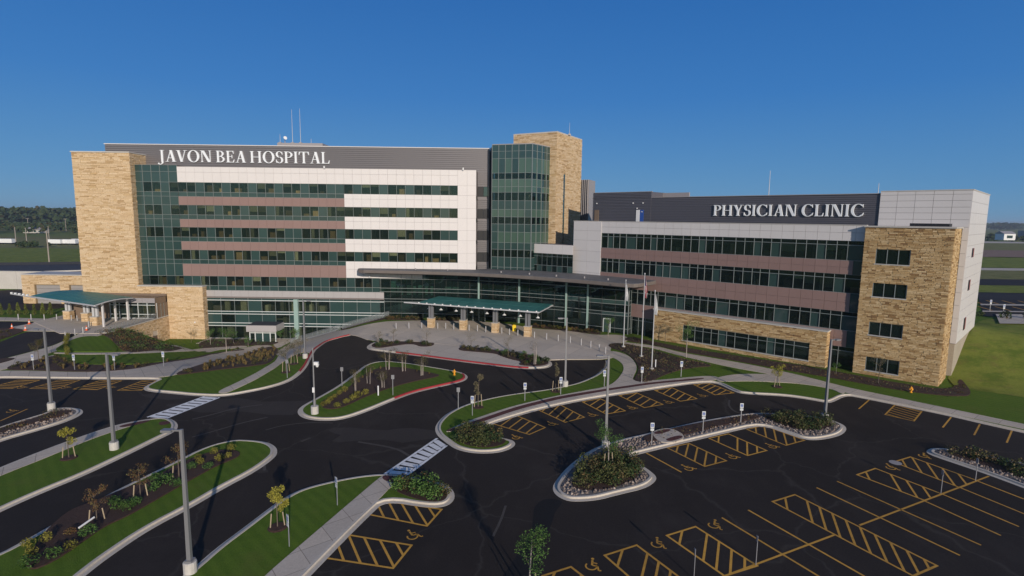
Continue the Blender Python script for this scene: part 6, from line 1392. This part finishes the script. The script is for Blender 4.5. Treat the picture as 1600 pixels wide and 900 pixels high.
for (x, y, h), l, k in zip(M['t_east'], ('grey purple sapling before the low stone wall', 'green sapling in the bed under the ribbon window', 'slim sapling before the clinic stone tower', 'low conifer in the bed under the ribbon window', 'young tree beside the hall side door', 'thin sapling at the right end of the curved lawn'), ('grey', 'green', 'sparse', 'green', 'green', 'sparse')): tree(x, min(y, 89 if x < 20 else 99), h, k, l, int(x * 17), stakes=0)
for (x, y, h), l in zip(M['t_lower'], ('small green tree right of the garden vestibule', 'small green tree left of the vestibule near the stone wing', 'small green shrub tree by the lower railing', 'small green tree just left of the vestibule door')): tree(x, min(y, 99.5), h, 'green', l, int(x * 19), 'small trees before the garden level', 0)

for i, (x, y) in enumerate(M['er_trees']):
    lab = 'small cone shaped evergreen behind the bollards, %s from the left' % words[i]
    if i == 0:
        ev = thing('evergreen', (x, y, .15), lab, 'evergreen', 'row of evergreens by the left drive'); rng = random.Random(5); b = MB(); b.tube([(0, 0, 0), (0, 0, 1.9)], [.06, .01], 5); o = b.build('trunk', 'bark'); o.parent = ev
        b = MB()
        for k in range(9): z = .15 + k * .22; leaves(b, rng, (0, 0, z + .1), (.55 * (1 - k / 10), .55 * (1 - k / 10), .2), 46, .1)
        o = b.build('crown', 'arborvitae'); o.parent = ev
    else: copy_thing(ev, (x, y, .15), i * 1.3, lab, scale=random.uniform(.9, 1.12))
# shrubs: a few meshes, many individuals
def shrub_mesh(name, mat, r, h, n, leaf, seed):
    rng = random.Random(seed); b = MB(); leaves(b, rng, (0, 0, h * .5), (r, r, h * .55), n, leaf); leaves(b, rng, (r * .3, -r * .2, h * .75), (r * .6, r * .6, h * .35), n // 3, leaf); return b.mesh(name, mat)
def tuft_mesh(name, mat, r, h, n, seed):
    rng = random.Random(seed); b = MB()
    for _ in range(n):
        a = rng.uniform(0, 2 * pi); q = rng.uniform(.1, 1); x, y = r * .25 * q * cos(a), r * .25 * q * sin(a); w_ = .03
        tx, ty, tz = r * q * cos(a), r * q * sin(a), h * rng.uniform(.6, 1); px, py = -sin(a) * w_, cos(a) * w_
        b.face([(x - px, y - py, 0), (x + px, y + py, 0), ((x + tx) / 2 + px, (y + ty) / 2 + py, tz * .7), ((x + tx) / 2 - px, (y + ty) / 2 - py, tz * .7)]); b.face([((x + tx) / 2 - px, (y + ty) / 2 - py, tz * .7), ((x + tx) / 2 + px, (y + ty) / 2 + py, tz * .7), (tx, ty, tz)])
    return b.mesh(name, mat)
SH = {'yellow': [shrub_mesh('low_shrub', 'leaf_lime', .33, .45, 170, .045, s) for s in (1, 2)], 'green': [shrub_mesh('low_shrub', 'leaf_green', .42, .5, 220, .045, s) for s in (3, 4)],
      'dark': [shrub_mesh('low_shrub', 'leaf_dark', .5, .6, 110, .085, s) for s in (5, 6, 7)], 'bed': [shrub_mesh('low_shrub', 'leaf_bed', .4, .5, 80, .075, s) for s in (8, 9, 10)], 'rust': [shrub_mesh('low_shrub', 'leaf_rust', .36, .45, 160, .045, s) for s in (11,)],
      'grass': [tuft_mesh('ornamental_grass', 'grass_blade', .42, .62, 46, s) for s in (12, 13, 14)], 'conif': [shrub_mesh('low_shrub', 'leaf_dark', .3, 1.3, 130, .08, 15)]}
rs_ = random.Random(11)
def shrub(kind, x, y, s, label, group, cat='shrub', z=None):
    me = rs_.choice(SH[kind]); o = bpy.data.objects.new('ornamental_grass' if kind == 'grass' else 'low_shrub', me); COL.objects.link(o)
    o.location = (x, y, zt(x, y, .17) if z is None else z); o.rotation_euler = (0, 0, rs_.uniform(0, 6.28)); s *= rs_.uniform(.8, 1.25); o.scale = (s, s, s * rs_.uniform(.85, 1.15)); tag(o, label, cat, group)
for i, (x, y) in enumerate(M['median_shrubs']):
    k = 'yellow' if i in (0, 1, 3, 5, 15, 16, 18, 19, 20, 21) else ('rust' if i == 6 else 'green'); col = {'yellow': 'yellow green', 'rust': 'reddish brown', 'green': 'dark green'}[k]
    shrub(k, x, y, 1.0 if k != 'green' else 1.15, 'low %s shrub in the mulch of the left median' % col, '%s shrubs in the left median' % col)
for i, (x, y) in enumerate(M['center_shrubs']): shrub('yellow', x, y, 1.15, 'low yellow green shrub on the central island bed', 'yellow green shrubs on the central island')
def fill(poly, step, jit=.4, inset=0):
    if area(poly) < 0: poly = poly[::-1]
    if inset: poly = offset(poly, inset)
    xs = [p[0] for p in poly]; ys = [p[1] for p in poly]; out = []; y = min(ys); row = 0
    while y < max(ys):
        x = min(xs) + (row % 2) * step / 2
        while x < max(xs):
            p = (x + rs_.uniform(-jit, jit) * step, y + rs_.uniform(-jit, jit) * step)
            if inside(p[0], p[1], poly): out.append(p)
            x += step
        y += step * .87; row += 1
    return out
def edge_row(line, d, step, closed=True):
    p = densify(offset(line if area(line) > 0 or not closed else line[::-1], d, closed), step, closed); return p
cnt = {'low_shrub': 40, 'g': 0}
def plant(poly, step, mix, where, s=1.0, cap=80, inset=.3):
    pts = fill(poly, step, inset=inset); rs_.shuffle(pts); pts = pts[:cap]
    for x, y in pts:
        k = rs_.choice(mix)
        if k == 'grass':
            if cnt['g'] >= 285: k = 'bed'
            else: cnt['g'] += 1
        if k != 'grass': cnt['low_shrub'] += 1
        nm = {'grass': 'tan grass tuft', 'bed': 'low olive brown shrub', 'dark': 'low dark green shrub', 'green': 'low green shrub', 'yellow': 'low yellow green shrub', 'rust': 'low rust coloured shrub', 'conif': 'small upright conifer'}[k]
        shrub(k, x, y, s, '%s %s' % (nm, where), '%s %s' % (nm, where), 'grass tuft' if k == 'grass' else 'shrub')
def mass(name, poly, step, mats, label, cat, hmin, hmax, n=46, leaf=.075, inset=.15, stems=False):
    rng = random.Random(len(poly) * 7 + int(step * 10)); b = MB()
    for x, y in fill(poly, step, inset=inset):
        h = rng.uniform(hmin, hmax); mi = rng.randrange(len(mats)); n0 = len(b.f)
        leaves(b, rng, (x, y, zt(x, y, .15) + h * .45), (step * .75, step * .75, h * .55), n, leaf)
        for i in range(n0, len(b.f)): b.mi[i] = mi
    o = b.build(name, mats); tag(o, label, cat, kind='stuff'); return o
mass('shrub_mass', M['rock_mass_a'], .75, ['leaf_dark', 'leaf_olive', 'leaf_bed'], 'dense dark shrubs filling the left end of the rock bed island', 'shrubs', .6, 1.2, 170)
mass('shrub_mass', M['rock_mass_b'], .75, ['leaf_dark', 'leaf_olive', 'leaf_bed'], 'dense dark shrubs filling the right end of the rock bed island', 'shrubs', .55, 1.05, 150)
mass('shrub_mass', M['mass_lawn'], .7, ['leaf_dark', 'leaf_bed', 'leaf_green'], 'dense shrubs on the bed below the lower crosswalk', 'shrubs', .6, 1.1, 170)
mass('shrub_mass', M['mass_hook'], .75, ['leaf_dark', 'leaf_olive', 'leaf_bed'], 'dense shrubs on the bed above the lower crosswalk', 'shrubs', .6, 1.1, 160)
mass('shrub_mass', M['mass_right'], .85, ['leaf_dark', 'leaf_bed'], 'dense dark shrubs on the island at right', 'shrubs', .5, 1.0, 130)
mass('ground_cover', M['bed_er'], .95, ['leaf_dark', 'leaf_bed', 'leaf_green', 'leaf_rust'], 'mixed shrubs covering the slope below the retaining wall', 'shrubs', .4, 1.1, 50)
mass('ground_cover', M['bed_walls'], 1.7, ['leaf_bed', 'leaf_rust', 'leaf_dark'], 'scattered low plants along the foot of the clinic walls', 'shrubs', .25, .6, 24)
mass('ground_cover', M['bed_flag'], 1.25, ['leaf_bed', 'grass_blade', 'leaf_dark'], 'low plants and grasses around the flagpoles', 'shrubs', .3, .7, 26)
mass('ground_cover', M['bed_lower'], 1.3, ['leaf_green', 'leaf_bed', 'leaf_dark'], 'low green planting before the garden level', 'shrubs', .3, .7, 26)
mass('ground_cover', M['rock_mulch'], 1.2, ['leaf_bed', 'leaf_rust'], 'sparse low plants along the rock bed strip', 'shrubs', .2, .45, 20)
mass('ground_cover', M['mulch_pole'], 1.0, ['leaf_bed', 'leaf_rust'], 'low rusty plants on the far left rock bed', 'shrubs', .2, .5, 26)
plant(M['bed_grass'], 1.15, ['grass', 'grass', 'bed', 'grass'], 'in the long bed below the curved walk', .9, 110)
plant(M['bed_round'], 1.35, ['grass', 'grass', 'bed', 'bed'], 'in the bed behind the left parking signs', .85, 120)
plant(M['bed_drop_a'], .95, ['bed', 'bed', 'dark'], 'in the left bed of the drop-off island', .8, 40)
plant(M['bed_drop_b'], .95, ['bed', 'dark', 'bed', 'green'], 'in the right bed of the drop-off island', .8, 70)
for k, nm in (('a', 'left'), ('b', 'middle'), ('c', 'right')): plant(FB[k], .85, ['bed', 'bed', 'rust', 'yellow'], 'along the glass hall, %s bed' % nm, 1.05, 26, .1)
plant(M['bed_right'], 1.1, ['bed', 'dark', 'bed'], 'at the foot of the clinic end tower', .6, 8)
plant(M['er_island'], 1.3, ['bed'], 'on the round island at far left', .8, 16)
yl = [p for p in densify([(-69.6, 84.6), (-66.5, 80.5), (-64.0, 77.2), (-61.8, 74.8), (-60.5, 73.2)], .75, False)]
for x, y in yl: shrub('yellow', x, y, 1.0, 'low yellow green shrub edging the left round lawn', 'yellow green shrubs edging the left round lawn')
for x, y in edge_row(M['bed_center'], .55, 1.7)[10:26]: shrub('grass', x, y, .6, 'short tan grass tuft edging the central island bed', 'short grass tufts edging the central island bed', 'grass tuft')
# cobbles
def cobbles(poly, holes, name='river_stones'):
    rng = random.Random(4); b = MB(); poly = poly if area(poly) > 0 else poly[::-1]; inner_ = offset(poly, .62)
    for x, y in fill(inner_, .26, .45):
        if any(inside(x, y, h) for h in holes): continue
        s = rng.uniform(.07, .16); a = rng.uniform(0, pi); z = .12; c, d = cos(a) * s, sin(a) * s; k = rng.uniform(.6, 1)
        p = [(x + c, y + d), (x - d * k, y + c * k), (x - c, y - d), (x + d * k, y - c * k)]; t = (x + rng.uniform(-.02, .02), y + rng.uniform(-.02, .02), z + s * .8)
        n = len(b.v); b.v += [(q[0], q[1], z - .02) for q in p] + [((q[0] + x) / 2, (q[1] + y) / 2, z + s * .75) for q in p]
        for i in range(4): j = (i + 1) % 4; b.f.append((n + i, n + j, n + 4 + j, n + 4 + i)); b.mi.append(0)
        b.f.append((n + 4, n + 5, n + 6, n + 7)); b.mi.append(0)
    return tag(b.build(name, 'cobbles'), 'grey and pink river stones covering the kerbed island', 'stones', kind='stuff')
o = cobbles(kr, [M['rock_mass_a'], M['rock_mass_b'], M['rock_mulch'], M['rock_cross']])
o['label'] = 'grey and pink river stones on the large car park island'
o = cobbles(smooth(M['isl_right'] if area(M['isl_right']) > 0 else M['isl_right'][::-1]), [M['mass_right']]); o['label'] = 'grey river stones on the island at right'
o = cobbles(smooth(M['isl_pole'] if area(M['isl_pole']) > 0 else M['isl_pole'][::-1]), [M['mulch_pole']]); o['label'] = 'grey river stones on the far left island'

# ------------------------------------------------------------------ far background
def wood(name, n, xr, yr, h, label, size, seed, zoff=0):
    rng = random.Random(seed); b = MB()
    for _ in range(n):
        x = rng.uniform(*xr); y = rng.uniform(*yr); hh = h * rng.uniform(.75, 1.1); r = hh * .38
        for _k in range(26):
            a = rng.uniform(0, 2 * pi); e = rng.uniform(-.6, 1); q = rng.uniform(.5, 1); c = Vector((x + r * q * cos(a) * sqrt(max(0, 1 - e * e * .8)), y + r * q * sin(a) * sqrt(max(0, 1 - e * e * .8)), zoff + hh * .55 + hh * .42 * e))
            u_ = Vector((rng.gauss(0, 1), rng.gauss(0, 1), rng.gauss(0, 1))).normalized(); v_ = u_.orthogonal().normalized(); s = size * rng.uniform(.6, 1.4); b.face([c - u_ * s, c - v_ * s * .8, c + u_ * s, c + v_ * s * .8])
    return tag(b.build(name, 'far_wood'), label, 'wood', kind='stuff')
wood('far_wood', 620, (-1000, -430), (700, 900), 25, 'dense dark green wood on the horizon at left', 2.6, 1)
wood('far_wood', 260, (-760, -330), (480, 640), 9, 'lower scrub and trees before the wood at left', 1.6, 2)
wood('far_wood', 500, (1100, 3200), (1700, 2000), 24, 'thin dark tree line along the right horizon', 4, 3)
wood('far_wood', 90, (480, 760), (520, 640), 9, 'belt of trees between the far buildings at right', 1.6, 4)
wood('far_wood', 500, (-430, 1200), (1400, 1700), 22, 'distant tree line behind the hospital', 4, 5)
wood('far_wood', 16, (-276, -262), (300, 312), 3, 'dark bushes beside the white trailers', .7, 7)
def trailer(x, y, L_, label):
    r = thing('trailer', (x, y, -.2), label, 'trailer', 'white trailers in the field'); b = MB(); b.box(-L_ / 2, L_ / 2, -1.3, 1.3, .9, 3.3); o = b.build('trailer_box', 'trailer_white'); o.parent = r
    b = MB(); b.box(-L_ / 2, L_ / 2, -1.1, 1.1, .6, .9); o = b.build('chassis', 'black'); o.parent = r
    for k in (-L_ / 2 + 1, -L_ / 2 + 2.2, L_ / 2 - 1.5):
        b = MB(); b.tube([(k, -1.25, .45), (k, 1.25, .45)], .45, 12); o = b.build('wheel', 'black'); o.parent = r
tr_ = M['trailers']; labs = ('white trailer at the far left edge of the field', 'left white trailer near the tower', 'second white trailer beside the tower', 'white trailer half hidden by the tower')
for (x, y), l, ln in zip(tr_, labs, (9, 8, 9, 6)): trailer(x, y, ln, l)
for i, ((x, y), l) in enumerate(zip(M['farpoles'], ('leftmost pale post standing in the field', 'second pale post in the field', 'third pale post in the field', 'pale post near the service roof'))):
    t_ = thing('field_post', (x, y, -.2), l, 'post', 'pale posts in the field'); b = MB(); hh = 9.5 if i < 3 else 12; b.tube([(0, 0, 0), (0, 0, hh)], [.24, .18], 6); o = b.build('post', 'bark_pale'); o.parent = t_; b = MB(); b.tube([(0, 0, hh), (0, 0, hh + .2)], .4, 6); o = b.build('post_cap', 'bark_pale'); o.parent = t_
for i, px in enumerate((-560, -520, -488, -455, -425, -398, -372)):
    t_ = thing('far_light_pole', (px, 545 + i * 6, -.2), 'distant parking light before the wood, %s from the left' % words[i], 'light pole', 'distant parking lights'); b = MB(); b.tube([(0, 0, 0), (0, 0, 13)], .22, 5); o = b.build('pole', 'bark_pale'); o.parent = t_; b = MB(); b.box(-1.5, 1.5, -.3, .3, 13, 13.3); o = b.build('lamp_head', 'bark_pale'); o.parent = t_
def house(x, y, w_, d_, h, wallm, label, gable=True, win=4):
    r = thing('far_building', (x, y, T(x, y) - .2), label, 'building'); b = MB(); b.box(-w_ / 2, w_ / 2, 0, d_, 0, h); o = b.build('wall', wallm); o.parent = r
    b = MB()
    if gable: b.hexa([(-w_ / 2 - .5, -.5, h), (w_ / 2 + .5, -.5, h), (w_ / 2 + .5, d_ + .5, h), (-w_ / 2 - .5, d_ + .5, h), (-w_ / 2 - .5, d_ / 2 - .1, h + 2.5), (w_ / 2 + .5, d_ / 2 - .1, h + 2.5), (w_ / 2 + .5, d_ / 2 + .1, h + 2.5), (-w_ / 2 - .5, d_ / 2 + .1, h + 2.5)])
    else: b.box(-w_ / 2 - .2, w_ / 2 + .2, -.2, d_, h, h + .5)
    o = b.build('roof', 'panel_grey'); o.parent = r
    for k in range(win): x0 = -w_ / 2 + w_ * (k + .25) / win; b = MB(); b.box(x0, x0 + w_ / win * .5, -.1, .05, h * .3, h * .75); o = b.build('window', 'glass_spandrel'); o.parent = r
house(-538, 520, 14, 9, 4, 'white_plastic', 'distant pale house at far left before the wood'); house(-512, 512, 10, 8, 3.5, 'house_red', 'distant dark red barn before the wood'); house(-452, 520, 18, 8, 3, 'coping', 'distant low pale shed near the tower')
house(478, 532, 11, 10, 6, 'white_plastic', 'distant small white building at right of the clinic', True, 1); house(560, 560, 26, 12, 6, 'white_plastic', 'distant wide white building at the right edge', False, 5); house(590, 600, 60, 14, 8, 'panel_grey', 'distant long grey building at the right horizon', False, 8)
lamp = thing('far_light_pole', (508, 500, 4), 'distant light pole between the buildings at right', 'light pole'); b = MB(); b.tube([(0, 0, 0), (0, 0, 11)], .2, 5); o = b.build('pole', 'bark_pale'); o.parent = lamp; b = MB(); b.box(-1, 1, -.2, .2, 11, 11.3); o = b.build('lamp_head', 'bark_pale'); o.parent = lamp
for i, (x, y) in enumerate(((80.5, 91.6), (88, 92.5), (84.5, 99.3), (94.5, 99.6), (78.2, 86.5))):
    copy_thing(s0_ if i % 2 == 0 else s1_, (x, y, T(x, y) + .2), 0, 'small sign in the rear car park right of the clinic, %s' % ('nearest', 'right', 'middle', 'far right', 'by the building')[i])
rq = []
for k in range(9): x0 = 76 + k * 3.1; rq.append(seg((x0, 93), (x0 + 1.2, 97.5), .3)); rq.append(seg((x0 + 8, 101), (x0 + 9.5, 105.5), .3))
paint('stall_line', rq, 'yellow_paint', .19)
for i, (x, y) in enumerate(((75.2, 87.2), (77, 84.8), (80.6, 84.6), (84, 84.2), (87, 84.4), (90, 84.5), (93, 84))): shrub('dark', x, y, 1.6, 'dark shrub on the bank behind the clinic, %s from the left' % words[i], 'dark shrubs on the bank behind the clinic', z=T(x, y) + .15)
plant([(66, 78.5), (72, 74), (92, 62), (94, 66), (72, 81)], 6, ['bed'], 'on the grass bank right of the clinic', .5, 1)

# shrubs told apart by their place in each bed
ones = 'first second third fourth fifth sixth seventh eighth ninth'.split(); tens = 'twent thirt fort fift sixt sevent eight ninet'.split()
def ordinal(n):
    if n <= 20: return words[n - 1]
    t_, u_ = divmod(n, 10)
    if n > 99: return None
    return tens[t_ - 2] + ('ieth' if u_ == 0 else 'y-' + ones[u_ - 1])
by = {}
for o in COL.objects:
    if o.name.split('.')[0] in ('low_shrub', 'ornamental_grass') and 'label' in o: by.setdefault(o['label'], []).append(o)
for lab, os_ in by.items():
    if len(os_) < 2: continue
    for i, o in enumerate(sorted(os_, key=lambda q: q.location.x / q.location.y)):
        w_ = ordinal(i + 1); nl = '%s, %s from the left' % (lab, w_)
        if w_ and len(nl.split()) <= 16: o['label'] = nl
# thin summer haze over the flat land
hz_ = MB(); hz_.box(-7000, 7000, -300, 7000, -6, 42)
hm = bpy.data.materials.new('haze'); hm.use_nodes = True; ht = hm.node_tree; ht.nodes.remove(ht.nodes['Principled BSDF'])
vp = ht.nodes.new('ShaderNodeVolumePrincipled'); vp.inputs['Color'].default_value = (.80, .88, 1, 1); vp.inputs['Density'].default_value = .00016; vp.inputs['Anisotropy'].default_value = .2
ht.links.new(vp.outputs[0], ht.nodes['Material Output'].inputs['Volume']); MATS['haze'] = hm
hz_.build('haze', 'haze', kind='stuff')
